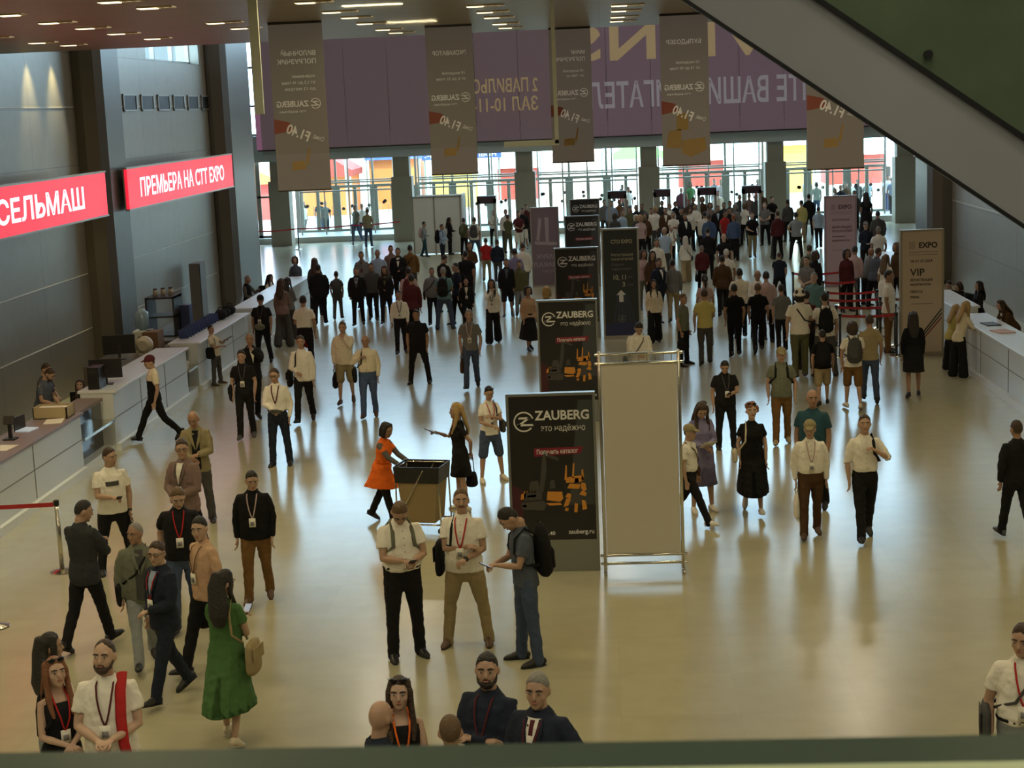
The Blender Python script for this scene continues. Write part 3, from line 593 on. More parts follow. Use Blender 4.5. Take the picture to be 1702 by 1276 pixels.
# blank white screen on a chrome stand
ws = thing('display_screen', (.37, 20.7, 0), 'blank white fabric screen on a chrome tube stand beside the nearest poster', 'screen')
g = G()
for sx in (-.51, .51): g.tube([(sx, 0, 0.03), (sx, 0, 2.93)], [.022, .022], 10); g.tube([(sx-.0, -.22, .03), (sx, .22, .03)], [.02, .02], 8, up=(0, 0, 1))
for z in (.12, .23, 2.78, 2.9): g.tube([(-.56, 0, z), (.56, 0, z)], [.019, .019], 10, up=(0, 0, 1))
link('chrome_stand', g, CHROME, ws, smooth=True)
g = G()
for k in range(9): g.tube([(-.42+.105*k, 0, 2.78), (-.42+.105*k, 0, 2.9)], [.005, .005], 6, cap=False)
link('grid_wires', g, CHROME, ws)
link('white_fabric', G().bx(-.485, .485, -.008, .008, .25, 2.76), mat('screen_fabric', (.55, .52, .45), .75, bump=.15, bscale=3), ws)
# tall direction board with arrow
t, w, h = board('information_board', 'dark blue information board with white arrow behind the blank screen', -.13, .84, 2.89, 42.0, mat('board_navy', (.028, .036, .038), .35), ALU, zlow=.1, d=.14, fw=.045)
for k in range(6): link('light_ray', G().prism([(-.30+.13*k, .12), (-.22+.13*k, .12), (-.06+.045*k, 1.25), (-.08+.045*k, 1.25)], .010, .013), mat('ray_blue', (.045, .055, .09), .4), t)
link('blue_base', G().bx(-h+.05, h-.05, .009, .013, .1, .42), mat('base_blue', (.03, .04, .12), .4), t)
PY = mat('print_cream', (.50, .48, .34), .5)
text('CTO EXPO', .10, -.24, .008, 2.50, PY, t, width=.55, bold=.03)
for k, (s, wd) in enumerate([('Регистрация', .56), ('посетителей', .56), ('Visitors', .32), ('registration', .5)]): text(s, .075, -.24, .008, 2.17 - .11*k - (.03 if k > 1 else 0), PG if k > 1 else PY, t, width=wd)
text('10, 11', .13, -.22, .008, 1.56, PY, t, width=.32, bold=.02); text('зал', .05, .16, .008, 1.60, PG, t, width=.13); text('3', .12, .03, .008, 1.38, PY, t, bold=.02); text('этаж', .05, .16, .008, 1.40, PG, t, width=.15)
link('arrow', G().prism([(-.06, .98), (.05, .98), (.05, 1.16), (.12, 1.16), (-.005, 1.29), (-.13, 1.16), (-.06, 1.16)], .008, .013), PW, t)
emblem(t, 0, .008, .55, .1, PG)
# purple board seen from behind
t, w, h = board('information_board', 'translucent lilac board with mirrored lettering behind the black posters', -2.54, -1.57, 2.70, 55, mat('board_lilac', (.20, .15, .185), .6), ALU, d=.12)
PL = mat('print_lilac', (.38, .33, .36), .6)
link('light_print', G().prism([(.02, 1.5), (.12, 1.5), (.14, 2.35), (.0, 2.35)], .008, .013).prism([(-.35, 1.45), (.4, 1.4), (.4, 1.5), (-.35, 1.55)], .008, .013).prism([(-.3, 1.6), (-.2, 1.55), (-.1, 2.3), (-.2, 2.35)], .008, .013), PL, t)
text('ПАРИК', .16, .40, .008, .95, PL, t, mirror=True, width=.7, bold=.02); text('ЛАКАЛ', .16, .40, .008, .68, PL, t, mirror=True, width=.8, bold=.02); text('ОЗИТ', .10, .25, .008, .48, PL, t, mirror=True, width=.4)
def expo(lab, x0, x1, zt, Y, face, fr, lines, ink):
    t, w, h = board('information_board', lab, x0, x1, zt, Y, face, fr, zlow=.08, d=.16, fw=.05)
    text('EXPO', .13, -.08, .008, zt-.42, ink, t, width=.42, bold=.045)
    link('square_mark', G().bx(-.30, -.16, .009, .013, zt-.45, zt-.27), mat('print_faint_' + lab[:4], tuple(c*.75 for c in face.node_tree.nodes['Principled BSDF'].inputs[0].default_value[:3]), .6), t)
    g = G()
    for z in (zt-.52, zt-.58): g.bx(-.3, .36, .009, .013, z, z+.008)
    g.bx(-.25, .25, .009, .013, zt-1.72, zt-1.71)
    link('thin_rules', g, ink, t)
    for s, z, hh, wd in lines: text(s, hh, -.27, .008, z, ink, t, width=wd, bold=.02)
    for k, cc in enumerate([(.25, .06, .05), (.05, .05, .05), (.03, .03, .03)]):
        z = .28 + .10*k
        link('corner_stripe', G().prism([(h-.05, z+.62), (h-.05, z+.57), (.0+.02*k, z+.05), (.0+.02*k, z+.10)], .009, .013), mat('stripe_%d' % k, cc, .5), t)
    return t
INK = mat('print_black', (.02, .02, .022), .5); INKP = mat('print_plum', (.09, .05, .075), .5)
expo('cream board reading VIP beside the right counter', 6.75, 7.75, 2.92, 37.8, mat('board_cream', (.56, .46, .36), .5), mat('frame_cream', (.36, .32, .25), .4, .3), [('28-31.05.2024', 2.17, .06, .5), ('VIP', 1.86, .17, .33), ('РЕГИСТРАЦИЯ', 1.73, .06, .5), ('REGISTRATION', 1.63, .05, .46), ('ПРЕССА', 1.46, .06, .28), ('PRESS', 1.34, .05, .2)], INK)
expo('lilac registration board behind the barrier belts', 6.92, 7.93, 2.89, 52, mat('board_lilac_pale', (.52, .38, .45), .5), mat('frame_lilac', (.36, .28, .31), .4, .3), [('ИНОСТРАННЫЕ', 2.10, .06, .55), ('РЕГИСТРАЦИЯ', 1.86, .07, .6), ('ПОСЕТИТЕЛЕЙ', 1.74, .07, .62), ('FOREIGN', 1.58, .05, .4), ('REGISTRATION', 1.45, .05, .55)], INKP)
# white panel cabin near the doors
t = thing('cabin', (-7.1, 69.2, 0), 'white panel cabin near the second entrance doors', 'cabin')
WP = mat('cabin_white', (.74, .78, .75), .55)
for k, (xa, xb) in enumerate([(-1.05, -.18), (-.15, .92)]): link('front_panel', G().bx(xa, xb, -.03, .03, .03, 2.4), WP, t)
link('side_panel', G().bx(.95, 1.02, .0, 2.0, .03, 2.4), WP, t); link('side_panel', G().bx(-1.1, -1.05, .0, 2.0, .03, 2.4), WP, t)
link('roof_panel', G().bx(-1.05, 1.0, .05, 2.0, 2.36, 2.42), WP, t)
g = G()
for x in (-1.08, -.165, .95): g.bx(x-.03, x+.03, -.05, .04, 0, 2.46)
g.bx(-1.1, 1.0, -.05, .04, 2.4, 2.47).bx(.94, 1.03, 0, 2.0, 2.4, 2.47).bx(.94, 1.03, 1.95, 2.03, 0, 2.46)
link('posts', g, ALU, t)
# walk-through metal detectors
for k, (xa, xb, yt) in enumerate([(793, 824, 326), (1010, 1041, 320), (1086, 1114, 316), (1159, 1190, 313), (1233, 1264, 310)]):
    a = ony(xa, yt, 70.5); b = ony(xb, yt, 70.5)
    t = thing('metal_detector', ((a.x+b.x)/2, 70.5, 0), ['leftmost', 'second', 'middle', 'fourth', 'rightmost'][k] + ' walk-through metal detector gate before the doors', 'metal detector', 'metal detector gates'); h = (b.x-a.x)/2
    link('side_post', G().bx(-h, -h+.1, -.3, .3, 0, 2.2), ALU, t); link('side_post', G().bx(h-.1, h, -.3, .3, 0, 2.2), ALU, t); link('lintel', G().bx(-h, h, -.3, .3, 2.0, 2.32), mat('lintel_plum', (.045, .025, .035), .4), t)

# ------------------------------------------------------------------ barrier posts and belts
BELT = mat('belt_red', (.42, .02, .025), .6)
def stanchion(p, lab, grp, m=None, h=.95):
    t = thing('barrier_post', (p.x, p.y, 0), lab, 'barrier post', grp)
    link('post', G().tube([(0, 0, .03), (0, 0, h)], [.032, .032], 12, cap=False), m or CHROME, t, smooth=True)
    link('base', G().tube([(0, 0, 0.0), (0, 0, .018), (0, 0, .05)], [.17, .165, .05], 20, cap=False), CHROME, t, smooth=False)
    link('belt_head', G().tube([(0, 0, h), (0, 0, h+.07)], [.038, .038], 12, cap=False), BLACK, t)
def belt(a, b, lab, z=.96, grp=None):
    a = Vector((a.x, a.y, 0)); b = Vector((b.x, b.y, 0)); d = (b-a).normalized(); a = a + d*.04; b = b - d*.04; n = Vector((-d.y, d.x, 0))*.003
    c = (a+b)/2; t = G(); vs = []
    N = 8
    for k in range(N+1):
        p = a.lerp(b, k/N) - c; s = -.03*math.sin(math.pi*k/N)
        vs += [p + n + Vector((0, 0, z+s-.03)), p + n + Vector((0, 0, z+s+.03)), p - n + Vector((0, 0, z+s+.03)), p - n + Vector((0, 0, z+s-.03))]
    fs = [(0, 1, 2, 3), (4*N+3, 4*N+2, 4*N+1, 4*N)]
    for k in range(N):
        for q in range(4): fs.append((4*k+q, 4*k+4+q, 4*k+4+(q+1) % 4, 4*k+(q+1) % 4))
    t.add(vs, fs)
    o = link('barrier_belt', t, BELT, loc=c); tag(o, lab, 'barrier belt', grp)
a = onz(104, 950); stanchion(a, 'steel barrier post at the left edge holding the red belt', None)
belt(Vector((a.x-2.6, a.y+.05, 0)), a, 'red belt running to the left edge from the steel post')
stanchion(onz(-6, 1042), 'steel barrier post base cut by the left edge', None)
rows = [(525, 1396, 1490), (511, 1390, 1488), (499, 1376, 1463), (487, 1376, 1458), (470, 1368, 1424), (455, 1318, 1396)]
names = ['nearest', 'second nearest', 'third', 'fourth', 'fifth', 'farthest']
for k, (y, xa, xb) in enumerate(rows):
    a = onz(xa, y, .96); b = onz(xb, y-2, .96)
    for q, p in enumerate((a, b)): stanchion(p, names[k] + ' black barrier post row on the right, ' + ('left' if q == 0 else 'right') + ' end', 'barrier posts at registration', DARKST)
    belt(a, b, names[k] + ' red barrier belt of the registration queue', grp='red queue belts')
a = onz(497, 415); b = onz(587, 409); c = onz(425, 420); d = onz(668, 402)
for k, p in enumerate((a, b)): stanchion(p, ['left', 'right'][k] + ' slim barrier post before the leftmost doors', 'barrier posts before the doors', DARKST)
belt(c, a, 'red belt from the far left to the first slim post', .96); belt(a, b, 'red belt between the two slim posts before the doors', .96); belt(b, d, 'red belt from the second slim post to the column', .96)

# ------------------------------------------------------------------ cleaner's cart
t = thing('cleaning_cart', (-2.80, 23.15, 0), 'canvas cleaning cart lined with a black bag, pushed by the cleaner', 'cart', rz=math.radians(-12))
CHR = CHROME
g = G()
for sx in (-1, 1):
    for sy in (-1, 1): g.tube([(sx*.34, sy*.25, .1), (sx*.32, sy*.25, .97)], [.013, .013], 8)
    g.tube([(sx*.32, -.25, .97), (sx*.32, .25, .97)], [.013, .013], 8, up=(0, 0, 1))
for sy in (-1, 1):
    g.tube([(-.32, sy*.25, .97), (.32, sy*.25, .97)], [.013, .013], 8, up=(0, 0, 1)); g.tube([(-.34, sy*.25, .14), (.34, sy*.25, .14)], [.013, .013], 8, up=(0, 0, 1)); g.tube([(-.33, sy*.26, .2), (.1, sy*.262, .95)], [.011, .011], 8)
link('cart_frame', g, CHR, t, smooth=True)
def openbag(z0, z1, w0, d0, w1, d1, th=.012):
    vs = []; 
    for (z, w, d) in ((z0, w0, d0), (z1, w1, d1), (z1, w1-th, d1-th), (z0+.02, w0-th, d0-th)):
        vs += [Vector((-w, -d, z)), Vector((w, -d, z)), Vector((w, d, z)), Vector((-w, d, z))]
    fs = [(0, 3, 2, 1), (12, 13, 14, 15)]
    for r in range(3):
        for k in range(4): fs.append((4*r+k, 4*r+(k+1) % 4, 4*r+4+(k+1) % 4, 4*r+4+k))
    g = G(); g.add(vs, fs); return g
link('canvas_bag', openbag(.16, .88, .24, .22, .315, .245), mat('canvas_tan', (.30, .22, .11), .85, bump=.3, bscale=8), t)
link('black_liner', openbag(.76, 1.0, .335, .262, .352, .275), mat('liner_black', (.012, .012, .012), .35, bump=.5, bscale=14), t)
for k, (sx, sy) in enumerate([(-1, -1), (1, -1), (1, 1), (-1, 1)]):
    link('caster', G().tube([(sx*.34-.02, sy*.25, .05), (sx*.34+.02, sy*.25, .05)], [.05, .05], 12, up=(0, 0, 1)), BLACK, t, smooth=False)

def office_chair(p, rz, lab):
    t = thing('office_chair', (p[0], p[1], 0), lab, 'chair', rz=rz)
    link('seat', G().bx(-.22, .22, -.22, .2, .40, .46), cloth('bk'), t, bevel=.02); link('backrest', G().bx(-.2, .2, -.30, -.25, .55, .98), cloth('bk'), t, bevel=.02)
    link('back_bar', G().bx(-.03, .03, -.32, -.28, .43, .7), BLACK, t); link('gas_post', G().tube([(0, 0, .06), (0, 0, .40)], [.03, .03], 8, cap=False), BLACK, t)
    for k in range(5): link('leg', G().tube([(0, 0, .07), (.26*math.cos(k*1.2566), .26*math.sin(k*1.2566), .04)], [.02, .02], 6, up=(0, 0, 1)), BLACK, t)
# ------------------------------------------------------------------ people
PEND = []          # (object, voxel, extra geometry mesh)
def seg(z, tab):
    if z <= tab[0][0]: return tab[0][1:]
    for p, q in zip(tab, tab[1:]):
        if z <= q[0]:
            t = (z-p[0])/(q[0]-p[0]); t = t*t*(3-2*t)
            return tuple(a+(b-a)*t for a, b in zip(p[1:], q[1:]))
    return tab[-1][1:]
MALE = [(.78, .150, .095, -.005), (.88, .168, .115, -.012), (.96, .163, .112, -.005), (1.06, .150, .106, .005), (1.18, .160, .110, .005), (1.29, .172, .116, .0), (1.355, .174, .108, -.004), (1.40, .160, .094, -.010), (1.435, .122, .078, -.014), (1.465, .082, .066, -.014), (1.49, .060, .060, -.012), (1.53, .056, .060, -.006), (1.60, .054, .058, .002)]
FEM = [(.78, .150, .100, -.008), (.88, .170, .118, -.016), (.96, .162, .110, -.008), (1.06, .132, .094, .002), (1.16, .134, .098, .006), (1.27, .146, .118, .016), (1.345, .150, .102, .004), (1.395, .136, .082, -.006), (1.43, .104, .068, -.01), (1.46, .068, .058, -.010), (1.485, .050, .052, -.010), (1.53, .048, .052, -.004), (1.60, .046, .05, .002)]
LEGS = dict(s=((2, 2, 4), (-2, 2, 6)), S=((3, 3, 10), (-1, 2, 12)), w=((20, 4, 1), (-15, 16, 1)), v=((-15, 16, 1), (20, 4, 1)), q=((12, 6, 2), (-8, 14, 2)), r=((-8, 14, 2), (12, 6, 2)), x=((30, 8, 1), (-20, 26, 1)), y=((-20, 26, 1), (30, 8, 1)), t=((80, 85, 6), (78, 85, 6)))
# hand position from the shoulder (outward, forward, up) and elbow hint (outward, forward, up)
ARMS = dict(d=((.05, .05, -.525), (.6, -.6, 0)), w=((.03, .20, -.475), (.5, -.8, 0)), b=((.06, -.17, -.49), (.5, -.8, 0)), p=((-.13, .29, -.27), (.7, -.4, -.8)), h=((-.12, .24, -.34), (.8, -.5, -.5)),
            c=((-.25, .17, -.23), (.9, .1, -.8)), e=((-.07, .09, .13), (.8, .5, -.7)), f=((-.15, .17, .04), (.6, .4, -.9)), s=((-.06, .17, -.10), (.8, .1, -.9)), k=((.02, .06, -.46), (1, -.7, 0)), a=((-.05, .02, -.40), (1, -.35, .1)),
            n=((-.02, .40, -.24), (.6, -.3, -.8)), u=((.0, .42, -.31), (.6, -.4, -.8)), o=((-.12, -.16, -.44), (.9, -.6, 0)), g=((-.02, .33, -.12), (.7, -.2, -.8)), m=((-.17, .25, -.16), (.8, 0, -.8)), l=((.0, .26, -.42), (.6, -.7, -.3)))
class Person: pass
RESV = [tuple(onz(*map(float, q.split(',')))[:2]) for q in '''196,950 152,1078 322,868 312,1045 245,1106 283,1163 388,1234 352,1118 432,1000 676,1092 778,1070 878,1100 640,868 768,848 818,799 467,773 508,702 577,671 615,694 698,637 785,646 668,588 411,729 440,604 474,577 357,638 262,733 1148,872 1168,850 1207,745 1252,852 1300,738 1348,892 1438,898 1518,660 1330,628 1372,625 1368,674 1418,680 1446,668 1592,618 1610,626 1688,898 534,540 563,531 597,541 622,533 644,538 722,540 741,547 778,545 821,571 845,527 866,526 813,467 826,470 881,583 707,428 737,437 749,423 773,425 791,434 822,408 846,420 1083,414 1117,440 1141,470 1101,537 1115,535 1089,570 1137,607 1173,606 1202,525 1168,484 1226,592 1256,585 1296,500 1300,585 1251,429 1292,428 1324,431 1345,392 1361,413 1224,430 1157,410 1477,585 1440,400'''.split()]
OBST = [(x-.5, x+.5, 76.4, 77.3) for x in CXS] + [(-9.95, -9.2, 10, 50.3), (7.7, 8.4, 20, 36.6), (8.0, 8.6, 37.9, 41.2), (8.3, 9.0, 46.5, 51.7), (-1.4, -.2, 20.7, 21), (-1.4, -.2, 31, 31.2), (-1.4, -.2, 42.3, 42.6), (-1.4, -.2, 54.4, 54.7), (-1.4, -.2, 63.9, 64.2), (-.15, .9, 41.9, 42.2), (-2.6, -1.5, 54.9, 55.2), (6.7, 7.8, 37.7, 38.1), (6.9, 8, 51.9, 52.3), (-8.3, -6, 69, 71.3)]
def person(pos, h, hd, pose, top, bot, shoe='bk', hair='s:br', ex='', label='', skin=0, fem=False, build=0.0, head=(0, 0), lean=0, group=None, near=None, sit=0.0):
    P = Person(); parts = pos.split(';'); hx, hy = map(float, parts[0].split(','))
    feet = tuple(map(float, parts[1].split(','))) if len(parts) > 1 else None
    sex = FEM if fem else MALE; ex = ex.split()
    rng = random.Random(int(hx*131+hy*17)); cloths = ('trousers', 'shirt', 'tucked_shirt', 't_shirt', 'jacket', 'dress', 'polo_shirt', 'wide_trousers', 'shorts', 'skirt')
    lg, ar, al = pose[0], pose[1], pose[2]
    bel = build
    def prof(z):
        a, b, y0 = seg(z, sex)
        k = max(0, 1-abs(z-1.06)/.28)
        wide = max(0, min(1, (1.46-z)/.1))
        return a*(1+.22*bel*wide)+.03*bel*k, b*(1+.15*bel*wide)+.055*bel*k, y0+.035*bel*k
    LA = math.radians(lean); PIV = .95
    def T(p):
        p = Vector(p); w = max(0, min(1, (p.z-.85)/.22)); w = w*w*(3-2*w); a = LA*w
        y, z = p.y, p.z-PIV
        return Vector((p.x, y*math.cos(a)+z*math.sin(a), PIV+z*math.cos(a)-y*math.sin(a)))
    SW = (.142 if fem else .168)*(1+.15*bel)
    # legs
    J = {}
    jit = rng.uniform(-2, 2)
    for s, (a, k, ab) in zip((1, -1), LEGS[lg]):
        a = math.radians(a+jit*s*(lg not in 't')); k = math.radians(k); ab = math.radians(ab)
        hip = Vector((s*.088*(1+.15*bel), -.005, .905)); d1 = Vector((s*math.sin(ab), math.sin(a), -math.cos(a))).normalized(); kn = hip + d1*.425
        d2 = Vector((s*math.sin(ab)*.6, math.sin(a-k), -math.cos(a-k))).normalized(); an = kn + d2*.41
        pitch = 0.0
        if k > math.radians(12) and lg != 't': pitch = -(k-a)*.9 if a < 0 else 0
        if a > math.radians(15) and lg != 't': pitch = math.radians(10)
        J[s] = (hip, kn, an, pitch)
    def footmat(s):
        hip, kn, an, pitch = J[s]
        return Matrix.Translation(an) @ Matrix.Rotation(-s*math.radians(9), 4, 'Z') @ Matrix.Rotation(pitch, 4, 'X')
    low = min(min((footmat(s) @ Vector((0, yy, -.078))).z for yy in (-.06, .19)) for s in (1, -1))
    sh = Vector((0, 0, -low))
    J = {s: (a+sh, b+sh, c+sh, p) for s, (a, b, c, p) in J.items()}
    T0 = T; T = lambda p: T0(p) + sh
    # arms
    A = {}
    for s, c in ((1, ar), (-1, al)):
        S = T((s*SW, -.008, 1.388)); tx, hint = ARMS[c]
        rot = Matrix.Rotation(-LA*.6, 3, 'X')
        Wp = S + rot @ Vector((s*tx[0] + s*rng.uniform(-.012, .012), tx[1]+rng.uniform(-.015, .015), tx[2]+rng.uniform(0, .012)))
        L1, L2 = .285, .25; D = Wp-S; dl = min(D.length, L1+L2-.004); D = D.normalized()*dl; Wp = S+D
        ca = (L1*L1+dl*dl-L2*L2)/(2*L1*dl); ca = max(-1, min(1, ca)); hv = Vector((s*hint[0], hint[1], hint[2])); dn = D.normalized(); hv = hv - dn*hv.dot(dn); hv.normalize()
        E = S + dn*(L1*ca) + hv*(L1*math.sqrt(max(0, 1-ca*ca)))
        fd = (Wp-E).normalized()
        up = Vector((0, 1, 0)) if abs(fd.y) < .6 else Vector((0, 0, 1))
        nrm = Vector((-s, 0, 0)) if c in 'dwbklo' else Vector((0, .2, 1)); nrm = (nrm - fd*nrm.dot(fd)).normalized()
        A[s] = (S, E, Wp, fd, nrm, c)
    # head
    HB = T((0, .006, 1.515)); hy_, hp = math.radians(head[0]), math.radians(head[1])
    HM = Matrix.Translation(HB) @ Matrix.Rotation(-hy_, 4, 'Z') @ Matrix.Rotation(-hp-LA*.55, 4, 'X') @ Matrix.Scale(1.07, 4)
    HR = HM.to_3x3()
    Hp = lambda x, y, z: HM @ Vector((x, y, z))
    hs = .97 if fem else 1.0
    # placement in the hall
    topz = (HM @ Vector((0, 0, .24))).z + (.012 if hair[0] != 'b' else 0)
    if feet:
        loc = onz(*feet); sc = ony(hx, hy, loc.y).z / topz
        if sc > 1.13: sc = 1.13
        if not 0.80 < sc < 1.12: print('SCALE', label, round(sc, 3))
        RESV.append((loc.x, loc.y))
    else:
        off = HM @ Vector((0, 0, .2)); phi = math.pi+math.radians(hd); best = None
        for q in (0, 1, -1, 2, -2, 3, -3, 4, -4, 5, -5, 6, -6, 7, -7):
            sc_q = h/1.75*(1+.012*q); l = onz(hx, hy, topz*sc_q - sit); l = Vector((l.x+math.sin(phi)*off.y*sc_q, l.y-math.cos(phi)*off.y*sc_q, -sit))
            if sit and l.y < 77.9: l = onz(hx, hy, topz*sc_q); l.z = 0
            md = min([1.0] + [math.hypot(l.x-a, (l.y-b)) for a, b in RESV]); cost = abs(q)*.02 + max(0, .50-md)*2.2
            for x0_, x1_, y0_, y1_ in OBST:
                if x0_-.2 < l.x < x1_+.2 and y0_-.2 < l.y < y1_+.2: cost += 1
            if best is None or cost < best[0]: best = (cost, sc_q, l)
        _, sc, loc = best; RESV.append((loc.x, loc.y))
    phi = math.pi+math.radians(hd)
    dist = loc.y
    lod = 0 if dist < 27 else (1 if dist < 46 else 2)
    vox = (.0105, .014, .022)[lod]
    MW = Matrix.Translation(loc) @ Matrix.Rotation(phi, 4, 'Z') @ Matrix.Scale(sc, 4)
    kind = top[0]; tc = top.split(':')[1]; opts = top.split(':')
    # ---- body
    g = G(); x = G()
    zs = [.80, .86, .92, .99, 1.06, 1.13, 1.20, 1.27, 1.34, 1.40, 1.435, 1.46, 1.485, 1.52, 1.56]
    shr = .93
    g.tube([T((0, prof(z)[2], z)) for z in zs], [(prof(z)[0]*shr if z < 1.44 else prof(z)[0], prof(z)[1]*shr if z < 1.44 else prof(z)[1]) for z in zs], 16)
    for s in (1, -1):
        hip, kn, an, pt = J[s]; f = 1+.12*bel
        g.tube([hip+Vector((0, 0, .02)), hip.lerp(kn, .3), hip.lerp(kn, .7), kn, kn.lerp(an, .25)+Vector((0, -.008, 0)), kn.lerp(an, .6), an+Vector((0, 0, .02))], [.082*f, .078*f, .062*f, .052, .054, .042, .034], 10)
        S, E, Wp, fd, nrm, c = A[s]; ff = (.86 if fem else 1)*(1+.15*bel)
        g.tube([S+Vector((-s*.05, 0, .004)), S, S.lerp(E, .35), S.lerp(E, .75), E, E.lerp(Wp, .3), E.lerp(Wp, .7), Wp], [.045*ff, .046*ff, .046*ff, .042*ff, .038*ff, .040*ff, .032*ff, .026*ff], 10)
        side = fd.cross(nrm).normalized()*s
        Rm = Matrix((side, fd, nrm)).transposed()
        g.ell(Wp+fd*.05, (.040*ff, .056, .019), Rm, 10, 7)
        if lod < 2:
            curl = .5 if c in 'dwbk' else .9
            for k, (ln, ox) in enumerate(((.070, .030), (.080, .010), (.075, -.010), (.058, -.028))):
                b0 = Wp + fd*.088 + side*ox; d1 = (fd*math.cos(curl*.6) - nrm*math.sin(curl*.6)*1).normalized(); d2 = (fd*math.cos(curl*1.6) - nrm*math.sin(curl*1.6)).normalized()
                x.tube([b0-fd*.02, b0+d1*ln*.5, b0+d1*ln*.5+d2*ln*.5], [.0095, .0088, .0075], 7, up=tuple(nrm))
            b0 = Wp + fd*.035 + side*.034; d1 = (fd*.8+side*.55-nrm*.25).normalized()
            x.tube([b0-side*.012, b0+d1*.032, b0+d1*.03+(fd*.9-nrm*.35)*.028], [.012, .0105, .008], 7, up=tuple(nrm))
        fm = footmat(s)
        g.tube([fm @ Vector((0, -.03, -.045)), fm @ Vector((0, .06, -.05)), fm @ Vector((0, .14, -.06))], [(.032, .026), (.036, .02), (.034, .012)], 8, up=(0, 0, 1))
    # head: skull, cheeks, jaw, chin, nose, ears, neck
    g.tube([T((0, -.012, 1.44)), T((0, -.004, 1.50)), Hp(0, .0, .06)], [(.055*hs, .056*hs), (.054*hs, .056*hs), (.052*hs, .055*hs)], 12)
    g.ell(Hp(0, .005, .133), (.077*hs, .096, .108), HR).ell(Hp(0, .036, .073), (.060*hs, .064, .072), HR, 12, 8).ell(Hp(0, .074, .028), (.031*hs, .025, .024), HR, 10, 6)
    g.tube([Hp(0, .094, .132), Hp(0, .108, .102), Hp(0, .112, .088)], [.010, .014, .015], 7, up=tuple(HR @ Vector((1, 0, 0))))
    for s in (1, -1):
        g.ell(Hp(s*.079*hs, -.004, .112), (.011, .019, .031), HR, 8, 6); g.ell(Hp(s*.042, .066, .092), (.024, .026, .026), HR, 8, 6); g.ell(Hp(s*.03, .083, .150), (.03, .014, .010), HR, 8, 6)
    if lod < 2:
        for s in (1, -1):
            x.ell(Hp(s*.033, .0935, .127), (.0125, .0065, .0055), HR, 8, 6, 1); x.ell(Hp(s*.033, .0980, .127), (.0065, .0045, .0055), HR, 8, 6, 2)
            x.tube([Hp(s*.014, .1015, .147), Hp(s*.034, .1005, .152), Hp(s*.054, .090, .146)], [.0055, .0065, .0045], 6, up=(0, 0, 1), mi=2)
        x.ell(Hp(0, .1010, .061), (.024, .007, .0075), HR, 10, 6, 3)
    sk = skinm(skin)
    mats = [sk, mat('eye_white', (.6, .58, .54), .3), mat('eye_dark', (.03, .02, .015), .3), mat('lips', (.32, .12, .09), .5)]
    ob = link('person', g, mats, smooth=True); ob.matrix_world = MW
    tag(ob, label, 'person', group or 'people in the hall'); PEND.append((ob, vox, x if x.v else None))
    P.ob = ob; P.T = T; P.A = A; P.J = J; P.prof = prof; P.MW = MW; P.lod = lod; P.HM = HM; P.Hp = Hp; P.sc = sc; P.SW = SW; P.vox = vox; P.sh = sh; P.phi = phi
    def part(name, gg, m, v=True, extra=None, parent=None):
        o = link(name, gg, m, parent or ob, smooth=True)
        if v: PEND.append((o, v if v is not True else vox, extra)); o['_f'] = 1 if (name in cloths and lod < 2) else 0
        return o
    # ---- bottoms
    bk, bc = bot.split(':')[0], bot.split(':')[1]
    bm = cloth(bc); o_ = .012
    if bk in 'phw':
        gg = G(); zz = [.80, .86, .92, .98, 1.02, 1.045]
        gg.tube([T((0, prof(z)[2], z)) for z in zz], [(prof(z)[0]+o_-.004, prof(z)[1]+o_-.004) for z in zz], 16)
        for s in (1, -1):
            hip, kn, an, pt = J[s]; f = 1+.14*bel
            kn2 = kn + Vector((0, -.006, 0))
            if bk == 'h': gg.tube([hip+Vector((0, 0, .03)), hip.lerp(kn, .35), hip.lerp(kn, .7), hip.lerp(kn, 1.0)], [.098*f, .098*f, .092*f, .088*f], 12)
            elif bk == 'w': gg.tube([hip+Vector((0, 0, .03)), hip.lerp(kn, .4), kn2, kn.lerp(an, .5), an+Vector((0, 0, -.04))], [.098*f, .098, .098, .108, .118], 12)
            else: gg.tube([hip+Vector((0, 0, .03)), hip.lerp(kn, .35), hip.lerp(kn, .75), kn2, kn.lerp(an, .4)+Vector((0, -.006, 0)), kn.lerp(an, .8), an+Vector((0, .0, -.015)), an+Vector((0, .006, -.045))], [.096*f, .093*f, .080*f, .071, .068, .063, .064, .066], 12)
        part({'p': 'trousers', 'h': 'shorts', 'w': 'wide_trousers'}[bk], gg, bm)
    zhem = None
    if bk == 'k' or kind in 'dD': zhem = float((bot if bk == 'k' else top).split(':')[2])
    def skirt(zt, zb, gg):
        st = abs(J[1][2].y-J[-1][2].y); cy = (J[1][2].y+J[-1][2].y)/2
        n = 7; pts = []; rr = []
        for k in range(n+1):
            z = zt+(zb-zt)*k/n; t = k/n; a, b, y0 = prof(max(z, .86))
            fl = max(0, min(1, (.9-z)/.6))
            pts.append(T((0, y0*(1-fl)+cy*fl*.8, z))); rr.append((a+(.014 if bk == 'k' else .03)+.055*fl*(1.2 if zhem < .5 else .6), b+(.018 if bk == 'k' else .04)+.05*fl+st*.62*fl))
        gg.tube(pts, rr, 18, cap=(False, False))
    if bk == 'k': gg = G(); skirt(1.04, zhem, gg); part('skirt', gg, bm)
    # ---- tops
    tm = cloth(tc); gg = G()
    thick = {'t': .012, 'T': .011, 'l': .013, 'L': .011, 'r': .012, 'R': .011, 'j': .024, 's': .008, 'd': .013, 'D': .010, 'v': .016}[kind]
    hem = {'t': .86, 'T': 1.0, 'l': .84, 'L': 1.0, 'r': .86, 'R': 1.0, 'j': .79, 's': .92, 'd': 1.0, 'D': 1.0, 'v': .86}[kind]
